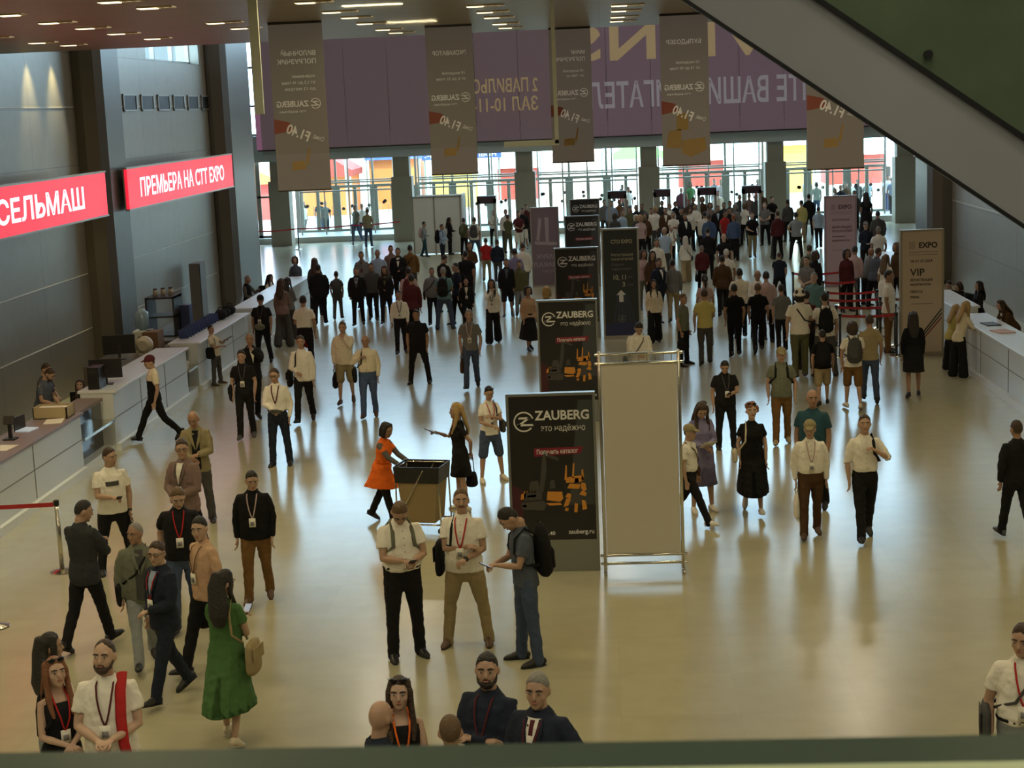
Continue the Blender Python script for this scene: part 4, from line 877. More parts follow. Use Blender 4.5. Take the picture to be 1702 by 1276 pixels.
    zz = [z for z in (.79, .84, .88, .93, .99, 1.05, 1.11, 1.18, 1.25, 1.32, 1.38, 1.42, 1.45, 1.475) if z >= hem-.001]
    if zz[0] > hem+.005: zz = [hem] + zz
    if kind in 'sD': zz = [z for z in zz if z < 1.40]
    rad = []
    for z in zz:
        a, b, y0 = prof(z); lo = max(0, min(1, (1.05-z)/.2))*(0 if kind in 'TLR' else 1)
        blouse = .016*max(0, 1-abs(z-1.06)/.08) if kind in 'TLR' else 0
        rad.append((a+thick+blouse+lo*.010, b+thick+blouse+lo*.012))
    gg.tube([T((0, prof(z)[2], z)) for z in zz], rad, 18, cap=(False, kind not in 'sD'))
    sl = {'t': .62, 'T': .62, 'l': 1.93, 'L': 1.93, 'r': 1.05, 'R': 1.05, 'j': 1.9, 's': 0, 'd': .55, 'D': 0, 'v': 0}[kind]
    if 'ls' in ex: sl = 1.9
    for s in (1, -1):
        S, E, Wp, fd, nrm, c = A[s]; ff = (.88 if fem else 1)*(1+.15*bel)
        if kind in 'sD':
            gg.tube([T((s*.085, -.07, 1.36)), T((s*.09, -.02, 1.452)), T((s*.085, .085, 1.37))], [.018, .016, .018], 8); continue
        if sl <= 0: continue
        def at(u): return S.lerp(E, u) if u <= 1 else E.lerp(Wp, u-1)
        us = [u for u in (0, .3, .62, .8, 1.0, 1.25, 1.6, 1.93) if u <= sl+.001]
        if us[-1] < sl-.02: us.append(sl)
        base = {'j': .012}.get(kind, 0)
        rr = [(.064 if u < .4 else .060 if u < .7 else .053 if u < 1.1 else .048 if u < 1.5 else .040)*ff + base + (.006 if (u == us[-1] and sl < 1.2) else 0) for u in us]
        gg.tube([S+Vector((-s*.07, 0, .004)), S+Vector((-s*.02, 0, .004))] + [at(u) for u in us if u > .05], [.055*ff+base, .063*ff+base] + rr[1:], 12, cap=(True, sl > 1.3))
    if kind in 'dD': skirt(1.05, zhem, gg)
    nm = {'t': 't_shirt', 'T': 'tucked_shirt', 'l': 'shirt', 'L': 'tucked_shirt', 'r': 'shirt', 'R': 'tucked_shirt', 'j': 'jacket', 's': 'sleeveless_top', 'd': 'dress', 'D': 'dress', 'v': 'vest'}[kind]
    if 'polo' in ex: nm = 'polo_shirt'
    part(nm, gg, tm)
    for e in ex:
        if e.startswith('yoke:'):
            q = G(); zy = [z for z in (1.27, 1.32, 1.38, 1.42, 1.45, 1.475)]
            q.tube([T((0, prof(z)[2], z)) for z in zy], [(prof(z)[0]+thick+.007, prof(z)[1]+thick+.007) for z in zy], 18, cap=(False, True))
            for s in (1, -1):
                S, E, Wp, fd, nrm, c = A[s]; q.tube([S+Vector((-s*.07, 0, .004)), S+Vector((-s*.02, 0, .004)), S.lerp(E, .3), S.lerp(E, .64)], [.062, .070, .069, .068], 12, cap=(True, False))
            part('shirt_yoke', q, cloth(e.split(':')[1]))
    off = thick
    def front(xx, z, o=.006):
        o += .007 if lod < 2 else .0
        a, b, y0 = prof(z); bl = .016*max(0, 1-abs(z-1.06)/.08) if kind in 'TLR' else 0
        lo = max(0, min(1, (1.05-z)/.2))*.012*(0 if kind in 'TLR' else 1)
        a += off+bl; b += off+bl+lo
        return T((xx, y0+b*math.sqrt(max(.02, 1-(xx/a)**2))+o, z))
    P.front = front
    def strip(name, rows, m, o=.006, parent=None):
        """patch lying on the front of the garment: rows of (z, x left, x right)"""
        q = G(); vs = []; nx = 4
        for z, xa, xb in rows:
            for k in range(nx+1): vs.append(front(xa+(xb-xa)*k/nx, z, o))
        vs += [v - Vector((0, .012, 0)) for v in vs]; nr = len(rows); N = nr*(nx+1); fs = []
        for r in range(nr-1):
            for k in range(nx):
                a = r*(nx+1)+k; fs.append((a, a+1, a+nx+2, a+nx+1)); fs.append((a+N, a+N+nx+1, a+N+nx+2, a+N+1))
        for r in range(nr-1):
            for k in (0, nx):
                a = r*(nx+1)+k; fs.append((a, a+nx+1, a+nx+1+N, a+N))
        q.add(vs, fs); return part(name, q, m, False, parent=parent)
    if kind == 'j':
        sc_ = cloth(opts[2] if len(opts) > 2 else 'wh')
        if 'open' in ex: strip('shirt_front', [(1.455, -.055, .055), (1.35, -.065, .065), (1.2, -.06, .06), (1.05, -.06, .06), (.9, -.065, .065), (.86, -.06, .06)], sc_, .004)
        else: strip('shirt_front', [(1.46, -.055, .055), (1.40, -.055, .055), (1.32, -.040, .040), (1.24, -.025, .025), (1.17, -.004, .004)], sc_, .004)
        if 'tie' in ex: strip('tie', [(1.45, -.018, .018), (1.40, -.016, .016), (1.25, -.022, .022), (1.19, -.004, .004)], cloth('mr'), .009)
        if lod < 2:
            q = G()
            for s in (1, -1): q.tube([front(s*.06, 1.455, .010), front(s*.07, 1.38, .012), front(s*.035, 1.26, .012), front(s*.008, 1.17, .01)], [(.016, .006), (.026, .006), (.02, .006), (.006, .004)], 6, up=(0, 1, 0))
            part('lapel', q, tm, False)
    if 'col' in ex or kind in 'lLrR' or 'polo' in ex:
        q = G()
        for s in (1, -1): q.tube([T((s*.03, -.075, 1.49)), T((s*.068, -.03, 1.492)), T((s*.055, .035, 1.475)), T((s*.02, .07, 1.445))], [(.006, .018), (.006, .02), (.006, .018), (.005, .016)], 6, up=(0, 0, 1))
        part('collar', q, tm, False)
    if 'placket' in ex and lod < 2:
        q = G()
        for k in range(6): q.ell(front(0, 1.40-.07*k, .006), (.007, .004, .007), None, 6, 4)
        part('buttons', q, mat('button', (.3, .28, .24), .4), False)
    if 'tie' in ex and kind != 'j': strip('tie', [(1.46, -.018, .018), (1.40, -.016, .016), (1.15, -.026, .026), (1.10, -.004, .004)], cloth('mr'), .009)
    if 'belt' in ex:
        q = G(); n = 20; z = 1.012
        a, b, y0 = prof(z)
        pts = [T((math.cos(2*math.pi*k/n)*(a+.016), y0+math.sin(2*math.pi*k/n)*(b+.016), z)) for k in range(n)]; pts.append(pts[0])
        q.tube(pts, [(.006, .017)]*len(pts), 6, up=(0, 0, 1), cap=False); bo = part('belt', q, cloth('bk'), False)
        part('buckle', G().box(T((0, y0+b+.024, z)), (.045, .01, .032)), CHROME, False, parent=bo)
    # lanyard and badge
    ln = [e for e in ex if e.startswith('lan')]
    if ln:
        lc = ln[0].split(':')[1] if ':' in ln[0] else 'rd'; q = G(); r = .006 if lod < 1 else .008
        zb = 1.10
        for s in (1, -1): q.tube([T((s*.055, -.05, 1.50)), front(s*.065, 1.44, .016), front(s*.055, 1.36, .016), front(s*.04, 1.28, .014), front(s*.02, 1.2, .012), front(0, zb+.05, .01)], [(r*1.3, r*.6)]*6, 6, up=(0, 1, 0))
        lo = part('lanyard', q, cloth(lc), False)
        if 'nobadge' not in ex:
            c = front(0, zb, .016); part('badge', G().box(c, (.085, .006, .12)), MATS['paper'], False, parent=lo)
            part('badge_print', G().box(front(0, zb-.01, .020), (.05, .004, .05)), mat('badge_grey', (.2, .2, .22), .6), False, parent=lo)
    # printed mark on the chest or back
    for e in ex:
        if e.startswith('print'):
            c = e.split(':')[1]
            strip('chest_print', [(1.32, -.09, .09), (1.29, -.09, .09), (1.26, -.085, .085)], cloth(c), .005)
    # ---- shoes
    shm = mat('shoe_' + shoe, CLR[shoe], .45)
    sole = mat('sole_' + ('pale' if shoe in ('wh', 'cr') else 'dark'), (.5, .48, .42) if shoe in ('wh', 'cr') else (.02, .018, .016), .6)
    for s in (1, -1):
        fm = footmat(s); q = G()
        g0 = G(); f = .92 if fem else 1.0
        g0.tube([(0, -.075*f, -.04), (0, -.05*f, -.03), (0, 0, -.02), (0, .05*f, -.032), (0, .11*f, -.048), (0, .16*f, -.054), (0, .19*f, -.062)], [(.026, .034), (.036, .042), (.040, .048), (.043, .044), (.046, .034), (.040, .027), (.022, .016)], 12, up=(0, 0, 1), clampz=-.078)
        g0.v = [fm @ v for v in g0.v]
        so = part('shoe', g0, shm, False)
        if lod < 2:
            g1 = G(); g1.tube([(0, -.08*f, -.074), (0, 0, -.074), (0, .1*f, -.074), (0, .2*f, -.074)], [(.034, .008), (.038, .008), (.047, .008), (.022, .008)], 10, up=(0, 0, 1))
            g1.v = [fm @ v for v in g1.v]; part('sole', g1, sole, False, parent=so)
    # ---- hair, hats, glasses, beards
    hk = hair.split(':')[0]; hc = hair.split(':')[1] if ':' in hair else 'br'
    if hk not in ('b',):
        q = G(); hm = hairm(hc)
        th = {'x': .045, 's': .095, 'm': .12, 'l': .12, 'p': .10, 'c': .10}[hk]; nu, nv = 26, 18; vs = []; fs = []; sd_ = rng.uniform(0, 50)
        hl = [(0, .60), (.75, .50), (1.1, .30), (1.45, .02), (1.75, -.15), (2.2, -.55), (3.2, -.68)]
        for j in range(nv+1):
            ph_ = math.pi*j/nv
            for i in range(nu):
                az = 2*math.pi*i/nu; dx, dy, dz = math.sin(ph_)*math.sin(az), math.sin(ph_)*math.cos(az), math.cos(ph_)
                aa = min(az, 2*math.pi-az); zl = seg(aa, hl)[0] + rng.uniform(-.03, .03)
                if hair[0] == 'x' and len(hair) > 2 and hair[2:] in ('gy', 'br'): zl += .22*max(0, 1-aa/1.4)
                m_ = max(0, min(1, (dz-zl)/.16)); m_ = m_*m_*(3-2*m_)
                nz_ = noise.noise(Vector((dx*5+sd_, dy*5, dz*5)))
                rr_ = .93 + m_*(.07 + th*(.35+.65*max(0, dz)) + .055*nz_*(hk != 'x'))
                vs.append(Hp(.077*hs*dx*rr_, .005+.096*dy*rr_, .133+.108*dz*rr_))
        for j in range(nv):
            for i in range(nu): i2 = (i+1) % nu; fs.append((j*nu+i, (j+1)*nu+i, (j+1)*nu+i2, j*nu+i2))
        q.add(vs, fs)
        if hk == 'l':
            q.tube([Hp(0, -.055, .19), Hp(0, -.085, .08), T((0, -.125, 1.44)), T((0, -.155, 1.34)), T((0, -.15, 1.24))], [(.088, .05), (.096, .045), (.112, .036), (.10, .028), (.06, .02)], 14, up=(0, 1, 0))
            for s in (1, -1): q.tube([Hp(s*.05, .02, .215), Hp(s*.082, .02, .13), Hp(s*.084, .018, .03), T((s*.095, .075, 1.38)), T((s*.085, .125, 1.28))], [(.03, .03), (.024, .036), (.026, .036), (.03, .026), (.016, .014)], 9, up=(0, 1, 0))
        if hk == 'm':
            q.tube([Hp(0, -.05, .2), Hp(0, -.07, .10), Hp(0, -.06, .0)], [(.088, .055), (.100, .05), (.085, .04)], 14, up=(0, 1, 0))
            for s in (1, -1): q.tube([Hp(s*.05, .03, .215), Hp(s*.086, .02, .14), Hp(s*.086, .025, .045), Hp(s*.07, .03, .01)], [(.03, .032), (.026, .042), (.028, .042), (.018, .03)], 9, up=(0, 1, 0))
        if hk == 'c':
            for k in range(34):
                a = rng.uniform(0, 6.28); e = rng.uniform(-.3, 1.3); dx, dy, dz = math.cos(a)*math.cos(e), math.sin(a)*math.cos(e), math.sin(e)
                if dy > .5 and dz < .55: continue
                q.ell(Hp(.098*dx, -.01+.106*dy, .13+.115*dz), (.03, .03, .028), HR, 7, 5)
        if hk == 'p': q.tube([Hp(0, -.09, .17), Hp(0, -.14, .12), Hp(0, -.14, .0), Hp(0, -.12, -.12)], [.022, .034, .03, .012], 9, up=(1, 0, 0))
        part('hair', q, hm, min(vox*.8, .016))
    for e in ex:
        if e.startswith('cap:') or e.startswith('hat:'):
            cm = cloth(e.split(':')[1]); q = G()
            q.ell(Hp(0, -.006, .175), (.090, .106, .088), HR)
            if e[0] == 'c': q.tube([Hp(0, .085, .178), Hp(0, .13, .172), Hp(0, .165, .158)], [(.075, .010), (.068, .008), (.045, .006)], 10, up=tuple(HR @ Vector((0, 0, 1))))
            else: q.tube([Hp(0, 0, .165), Hp(0, 0, .145), Hp(0, 0, .12)], [(.098, .112), (.115, .13), (.13, .145)], 18, up=tuple(HR @ Vector((0, 1, 0))))
            part('cap' if e[0] == 'c' else 'bucket_hat', q, cm, vox*.9)
        if e.startswith('beard'):
            q = G(); q.ell(Hp(0, .062, .034), (.050, .046, .04), HR, 12, 8)
            for s in (1, -1): q.tube([Hp(s*.066, .02, .095), Hp(s*.058, .05, .05), Hp(s*.03, .085, .03)], [.013, .017, .016], 7)
            q.tube([Hp(-.03, .094, .068), Hp(0, .104, .076), Hp(.03, .094, .068)], [.006, .008, .006], 6)
            part('beard', q, hairm(e.split(':')[1] if ':' in e else 'br'), min(vox, .011) if lod == 0 else vox)
        if e.startswith('moust'):
            part('moustache', G().tube([Hp(-.034, .092, .066), Hp(-.015, .106, .077), Hp(.015, .106, .077), Hp(.034, .092, .066)], [.006, .010, .010, .006], 6), hairm('lb'), False)
        if e in ('glass', 'sung'):
            zz_ = .128 if e == 'glass' else .225; yy = .104 if e == 'glass' else .075; q = G()
            for s in (1, -1): q.ell(Hp(s*.036, yy, zz_), (.029, .006, .022), HR, 12, 6)
            fr_ = part('sunglasses' if e == 'sung' else 'glasses', q, mat('lens_dark', (.01, .01, .012), .1) if e == 'sung' else mat('lens_clear', (.26, .17, .12), .1), False)
            q = G(); q.tube([Hp(-.07, yy-.008, zz_+.008), Hp(-.03, yy+.004, zz_+.012), Hp(.03, yy+.004, zz_+.012), Hp(.07, yy-.008, zz_+.008)], [.004]*4, 6, up=(0, 0, 1))
            for s in (1, -1): q.tube([Hp(s*.07, yy-.008, zz_+.008), Hp(s*.084, -.0, zz_+.004)], [.003, .003], 6, up=(0, 0, 1))
            part('spectacle_frame', q, BLACK, False, parent=fr_)
    if 'apron' in ex:   # long tie at the waist of the cleaner's vest
        q = G(); n = 20; z = 1.08; a, b, y0 = prof(z)
        pts = [T((math.cos(2*math.pi*k/n)*(a+.024), y0+math.sin(2*math.pi*k/n)*(b+.024), z)) for k in range(n)]; pts.append(pts[0]); q.tube(pts, [(.004, .012)]*len(pts), 6, up=(0, 0, 1), cap=False); part('waist_tie', q, cloth('og'), False)
    if 'sleeve' in ex:
        for s in (1, -1):
            S, E, Wp, fd, nrm, c = A[s]
            part('sleeve', G().tube([S, S.lerp(E, .5), E, E.lerp(Wp, .5), E.lerp(Wp, .92)], [.060, .055, .049, .045, .038], 10), mat('sleeve_pattern', (.10, .09, .08), .8, vary=.8, bscale=60), False)
    if 'watch' in ex:
        S, E, Wp, fd, nrm, c = A[-1]; part('wristwatch', G().tube([Wp-fd*.012, Wp+fd*.012], [.031, .031], 10), BLACK, False)
    return P

def at_person(name, P, center, label, cat, group=None):
    """Empty at a point of the person's own frame, turned and scaled like the person"""
    e = bpy.data.objects.new(name, None); COL.objects.link(e); e.empty_display_size = .1
    c = P.MW @ Vector(center); e.matrix_world = Matrix.Translation(c) @ P.MW.to_3x3().to_4x4()
    return tag(e, label, cat, group), Vector(center)
def pack(P, col, label, big=1.0, straps=(1, -1), drop=0.0, group='backpacks'):
    a, b, y0 = P.prof(1.25); T = P.T
    c = T((0, y0-b-.10*big, 1.22-drop)); e, c = at_person('backpack', P, c, label, 'backpack', group)
    R = P.T((0, 0, 1.4)) - P.T((0, 0, 1.1)); R.normalize()
    m = cloth(col); g = G(); w, d, h = .155*big, .085*big, .23*big
    g.tube([R*(-h) , R*(-h*.8), R*(h*.2), R*(h*.75), R*h], [(w*.85, d*.8), (w, d), (w*.97, d*.95), (w*.8, d*.75), (w*.45, d*.45)], 14, up=(0, 1, 0))
    link('pack_body', g, m, e, smooth=True)
    g = G(); g.tube([R*(-h*.75)+Vector((0, -d*.75, 0)), R*(-h*.1)+Vector((0, -d*.75, 0)), R*(h*.1)+Vector((0, -d*.6, 0))], [(w*.75, d*.45), (w*.75, d*.5), (w*.6, d*.3)], 12, up=(0, 1, 0)); link('front_pocket', g, m, e, smooth=True)
    for s in straps:
        pts = [T((s*.085, y0-b-.03, 1.40)), T((s*.10, -.03, 1.492)), P.front(s*.105, 1.40, .014), P.front(s*.115, 1.25, .014), T((s*(a+.03), y0+.02, 1.12)), T((s*.12, y0-b-.03, 1.08-drop))]
        link('strap', G().tube([p-c for p in pts], [(.022, .007)]*6, 6, up=(0, 1, 0)), m, e, smooth=True)
    link('top_loop', G().tube([R*h+Vector((-.03, .02, 0)), R*(h+.05)+Vector((0, .02, 0)), R*h+Vector((.03, .02, 0))], [.008]*3, 6), m, e)
    return e
def sidebag(P, s, col, label, size=(.08, .28, .26), cross=True, z=.92, name='shoulder_bag', y=-.02):
    a, b, y0 = P.prof(.95); T = P.T
    c = T((s*(a+.02+size[0]/2+.02), y, z)); e, c = at_person(name, P, c, label, 'bag', 'bags')
    m = cloth(col); hx, hy, hz = size[0]/2, size[1]/2, size[2]/2
    g = G(); g.tube([(0, 0, -hz), (0, 0, -hz*.7), (0, 0, hz*.6), (0, 0, hz)], [(hx*.8, hy*.9), (hx, hy), (hx*.95, hy*.95), (hx*.6, hy*.85)], 12, up=(0, 1, 0))
    link('bag_body', g, m, e, smooth=True)
    q = -s if cross else s
    pf = [T((s*(a+.03), y0+.05, z+hz)), P.front(s*.06 if cross else s*.11, 1.18, .020), P.front(q*.06 if cross else q*.10, 1.36, .022), T((q*.095, -.02, 1.487)), T((q*.06 if cross else q*.10, -.125, 1.36)), T((s*.08 if cross else s*.12, -.135, 1.15)), T((s*(a+.03), -.07, z+hz))]
    link('strap', G().tube([p-c for p in pf], [(.014, .005)]*7, 6, up=(0, 1, 0)), m, e, smooth=True)
    link('flap', G().box((s*hx*.9, 0, hz*.3), (.012, hy*1.6, hz*.9)), m, e)
    return e
def handbag(P, s, col, label, size=(.10, .30, .30), name='handbag', handle=.10, swing=0.0, fab=None):
    S, E, Wp, fd, nrm, cc = P.A[s]
    hp = Wp+fd*.085; c = hp + Vector((0, swing, -handle-size[2]/2)); e, c = at_person(name, P, c, label, 'bag', 'bags')
    m = fab or cloth(col); hx, hy, hz = [v/2 for v in size]
    g = G(); g.tube([(0, 0, -hz), (0, 0, -hz*.75), (0, 0, hz*.3), (0, 0, hz)], [(hx*.85, hy*.9), (hx, hy), (hx*.9, hy*.9), (hx*.35, hy*.7)], 12, up=(0, 1, 0)); link('bag_body', g, m, e, smooth=True)
    for q in (-1, 1):
        link('handle', G().tube([(q*hx*.3, -hy*.45, hz*.95), (q*hx*.25, -hy*.3, hz+handle*.8), Vector((0, 0, hz+handle-.005))-Vector((0, swing, 0)), (q*hx*.25, hy*.3, hz+handle*.8), (q*hx*.3, hy*.45, hz*.95)], [.006]*5, 6, up=(1, 0, 0)), m, e, smooth=True)
    return e
def hold(P, s, kind, label):
    S, E, Wp, fd, nrm, cc = P.A[s]; hp = Wp+fd*.10+Vector((0, .015, .01))
    e, c = at_person(kind, P, hp, label, {'phone': 'phone', 'booklet': 'booklet', 'paper': 'paper', 'folder': 'folder'}[kind], {'phone': 'phones in hands'}.get(kind, 'papers in hands'))
    sz = {'phone': (.075, .15, .009), 'booklet': (.16, .23, .012), 'paper': (.21, .27, .004), 'folder': (.20, .30, .012)}[kind]
    R = Matrix.Rotation(math.radians(28), 3, 'X')
    link(kind + '_body', G().box((0, .03, 0), sz, R), {'phone': BLACK, 'booklet': mat('booklet_dark', (.10, .11, .11), .5), 'paper': MATS['paper'], 'folder': BLACK}[kind], e, bevel=.002 if kind == 'phone' else 0)
    if kind == 'phone': link('phone_screen', G().box((0, .028, .006), (.066, .13, .003), R), mat('phone_screen', (.3, .35, .4), .2, emit=(.7, .8, 1), es=.25), e)
    if kind == 'booklet': link('booklet_page', G().box((0.0, .028, .009), (.13, .18, .004), R), mat('booklet_page', (.35, .37, .38), .5), e)
    return e

FOLD = bpy.data.textures.new('folds', 'CLOUDS'); FOLD.noise_scale = .085; FOLD.noise_depth = 1
def finish_people():
    for o, v, x in PEND:
        r = o.modifiers.new('remesh', 'REMESH'); r.mode = 'VOXEL'; r.voxel_size = v; r.use_smooth_shade = True
        s = o.modifiers.new('smooth', 'SMOOTH'); s.factor = .5; s.iterations = 3 if v < .02 else 1
        if o.get('_f'):
            d = o.modifiers.new('folds', 'DISPLACE'); d.texture = FOLD; d.texture_coords = 'LOCAL'; d.strength = .020; d.mid_level = .5
    dg = bpy.context.evaluated_depsgraph_get(); dg.update()
    done = []
    for o, v, x in PEND: done.append(bpy.data.meshes.new_from_object(o.evaluated_get(dg)))
    for (o, v, x), me in zip(PEND, done):
        old = o.data; mats = list(old.materials); o.modifiers.clear()
        if '_f' in o: del o['_f']
        if x is not None:
            xm = x.mesh('x'); bm = bmesh.new(); bm.from_mesh(me); bm.from_mesh(xm); bm.to_mesh(me); bm.free(); bpy.data.meshes.remove(xm)
        mi = np.zeros(len(me.polygons), dtype=np.int32); me.polygons.foreach_get('material_index', mi)
        me.materials.clear()
        for m in mats: me.materials.append(m)
        if x is not None: me.polygons.foreach_set('material_index', mi)
        me.polygons.foreach_set('use_smooth', [True]*len(me.polygons))
        nm = old.name; o.data = me; bpy.data.meshes.remove(old); me.name = nm
# ------------------------------------------------------------------ visitors, nearest first
Pn = person
# left foreground
p = Pn('183,742;196,950', 1.8, 28, 'Spd', 't:wh', 'p:bk', 'bk', 's:br', 'print:dg watch', 'man in white printed T-shirt and black trousers holding a phone and a black bag', head=(-35, 5), build=.5)
hold(p, 1, 'phone', 'phone in the hand of the man in the white printed T-shirt'); handbag(p, -1, 'bk', 'black bag hanging from the hand of the man in the white printed T-shirt', (.14, .32, .34))
p = Pn('150,830;152,1078', 1.8, 160, 'wmm', 'j:ch', 'p:bk', 'bk', 'x:bk', 'col', 'man in charcoal suit seen from behind, striding beside the barrier post', head=(40, 15))
hold(p, 1, 'phone', 'white lit phone held by the man in the charcoal suit')
p = Pn('300,728', 1.8, -18, 'whh', 'j:mv:wh', 'p:bk', 'bk', 's:br', 'glass lan:dg', 'man in brownish mauve blazer over white shirt with hands at his belly', head=(-30, 5))
Pn('322,682;336,868', 1.76, 10, 'shp', 'j:kh:bk', 'p:dg', 'bk', 'b', 'open', 'bald man in open beige jacket over black T-shirt, standing behind the mauve blazer', head=(10, 25), skin=1)
p = Pn('285,807;312,1045', 1.82, 12, 'qbd', 't:bk', 'p:dn', 'bk', 's:lb', 'polo lan:rd watch', 'man in black polo shirt and jeans with red lanyard in the walking group', head=(-8, 25), build=.5, skin=2)
p = Pn('265,865;245,1106', 1.76, 20, 'wdd', 'j:gg:dg', 'p:ld', 'bk', 'x:gy', 'open', 'older man with cropped grey hair in a grey green jacket and jeans', head=(45, 5), build=.3, skin=1)
sidebag(p, 1, 'bk', 'black shoulder bag of the older man in the grey green jacket')
p = Pn('258,897;283,1163', 1.78, -38, 'vkh', 'j:nv:lb', 'p:nv', 'bk', 's:br', 'lan:rd glass', 'man with glasses in dark navy suit with a red lanyard', head=(-25, 5), skin=2)
p = Pn('365,947;388,1234', 1.68, 172, 'rhm', 'd:gn:.33', 'k:gn:.36', 'cr', 'l:bk', '', 'woman with long black hair in a long green dress, seen from behind', fem=True, head=(30, 10), skin=2, build=.35)
hold(p, -1, 'phone', 'phone of the woman in the green dress'); sidebag(p, 1, 'bg', 'greyish beige handbag at the side of the woman in green', (.13, .34, .30), cross=False, z=.90)
p = Pn('372,855;352,1118', 1.76, -40, 'wbd', 'l:pe', 'p:bk', 'bk', 's:bk', 'lan:br', 'young man in peach shirt with dark fringe, looking sideways', head=(-30, 5), skin=2)
handbag(p, 1, 'bk', 'black bag carried by the young man in the peach shirt', (.12, .34, .26))
Pn('405,780;432,1000', 1.80, 5, 'qdd', 'l:bd', 'p:rb', 'br', 's:bk', 'lan:pk', 'man in black long sleeved shirt and brown trousers with pink lanyard', head=(-15, 15), build=.4)
# bottom left
Pn('80,1050', 1.70, 150, 'shh', 't:wh', 'p:ld', 'wh', 'l:bk', '', 'person with black hair in a white top, behind the red haired woman', fem=True, head=(30, 0))
p = Pn('88,1090', 1.70, 38, 'shh', 's:bk', 'k:bk:.55', 'bk', 'l:rd', 'lan:rd sung', 'red haired woman in black sleeveless dress at the bottom left', fem=True, head=(0, -8), skin=2)
pack(p, 'bk', 'black backpack of the red haired woman', .95)
p = Pn('172,1060', 1.82, 6, 'shh', 't:wh', 'p:dg', 'bk', 'x:br', 'lan:mr beard:br', 'bearded man with shaved head in white T-shirt and a red strap', head=(10, -8), skin=2, build=.5)
e, c = at_person('shoulder_strap', p, p.front(-.11, 1.2, .03), 'broad red strap over the shoulder of the bearded man in white', 'bag strap')
pts = [p.T((-.115, -.03, 1.50)), p.front(-.12, 1.40, .03), p.front(-.12, 1.2, .03), p.front(-.13, 1.0, .04), p.T((-.17, .19, .80)), p.T((-.18, .19, .55))]
link('red_webbing', G().tube([q-c for q in pts], [(.042, .008)]*6, 6, up=(0, 1, 0)), cloth('rd'), e, smooth=True)
# bottom middle
Pn('630,1165', 1.76, 120, 'shh', 't:nv', 'p:nv', 'bk', 'b', 'polo beard:br', 'bald man with dark beard in navy polo shirt at the bottom edge', head=(-30, 0), skin=0)
Pn('662,1122', 1.72, 12, 'shh', 's:bk', 'p:bk', 'bk', 'l:br', 'lan:og sung', 'woman with sunglasses on her head, black sleeveless top and orange lanyard', fem=True, head=(10, -5), skin=2)
Pn('747,1186', 1.74, 185, 'shh', 't:gg', 'p:bk', 'bk', 'x:lb', '', 'man seen from behind, only his short fair hair showing at the bottom edge', skin=0)
Pn('810,1082', 1.86, -22, 'Scc', 'l:nv', 'p:dg', 'bk', 's:bk', 'lan:mr nobadge beard:bk col', 'tall man in dark navy shirt with folded arms and a red lanyard', head=(-20, -5), skin=0, build=.5)
Pn('893,1115', 1.85, -28, 'shk', 'j:nv:wh', 'p:nv', 'bk', 's:gy', 'tie lan:mr nobadge', 'grey haired man in navy suit with tie at the bottom edge', head=(-15, 0), skin=0, build=.4)
# middle foreground
p = Pn('678,830;676,1092', 1.8, 22, 'spp', 'T:wh', 'p:bk', 'bk', 's:lb', 'belt col placket', 'man in white short sleeved shirt and black trousers looking at his phone', head=(10, 45), build=.55, skin=0)
pack(p, 'gg', 'grey backpack of the man in the white shirt looking at his phone', .95); hold(p, 1, 'phone', 'phone of the man in the white shirt with the grey backpack')
p = Pn('793,810;778,1070', 1.8, -6, 'Sch', 't:wh', 'p:bg', 'br', 's:lb', 'lan:rd moust col placket watch', 'man with moustache in white shirt and beige trousers, arms crossed', head=(-12, -5), build=.65, skin=0)
sidebag(p, 1, 'bk', 'black shoulder bag of the man with the moustache', (.10, .32, .36), cross=False, z=.98, y=-.08)
p = Pn('853,843;878,1100', 1.78, -72, 'spp', 't:sl', 'p:dn', 'bk', 's:bk', 'polo', 'young man in slate polo shirt and dark jeans bent over his phone', head=(0, 45), lean=4, skin=0)
pack(p, 'bk', 'big black backpack of the young man in the slate polo', 1.12); hold(p, 1, 'phone', 'phone of the young man with the black backpack')
# cleaner and women by the posters
p = Pn('652,700;640,868', 1.66, 68, 'wuu', 'd:og:.62', 'p:bk', 'bk', 'm:bk', 'apron sleeve', 'cleaner in a long orange vest pushing the cart', fem=True, head=(10, 15), lean=8, skin=1, build=.2)
p = Pn('757,668;768,848', 1.68, -78, 'sgo', 'd:bk:.56', 'k:bk:.58', 'wh', 'l:bl', '', 'blonde woman in knee length black dress holding a booklet', fem=True, head=(0, 0), skin=0)
hold(p, 1, 'booklet', 'dark booklet held by the blonde woman in the black dress'); handbag(p, -1, 'bk', 'black bag with long strap behind the blonde woman', (.1, .2, .22), handle=.28)
p = Pn('805,640;818,799', 1.66, 25, 'Shm', 't:wh', 'h:dn', 'cr', 'p:bk', 'lan:rd sung', 'woman in white T-shirt and denim shorts with sunglasses on her head', fem=True, head=(10, 20), skin=0)
sidebag(p, -1, 'dg', 'dark bag on the arm of the woman in denim shorts', (.1, .26, .2), cross=False, z=1.0)
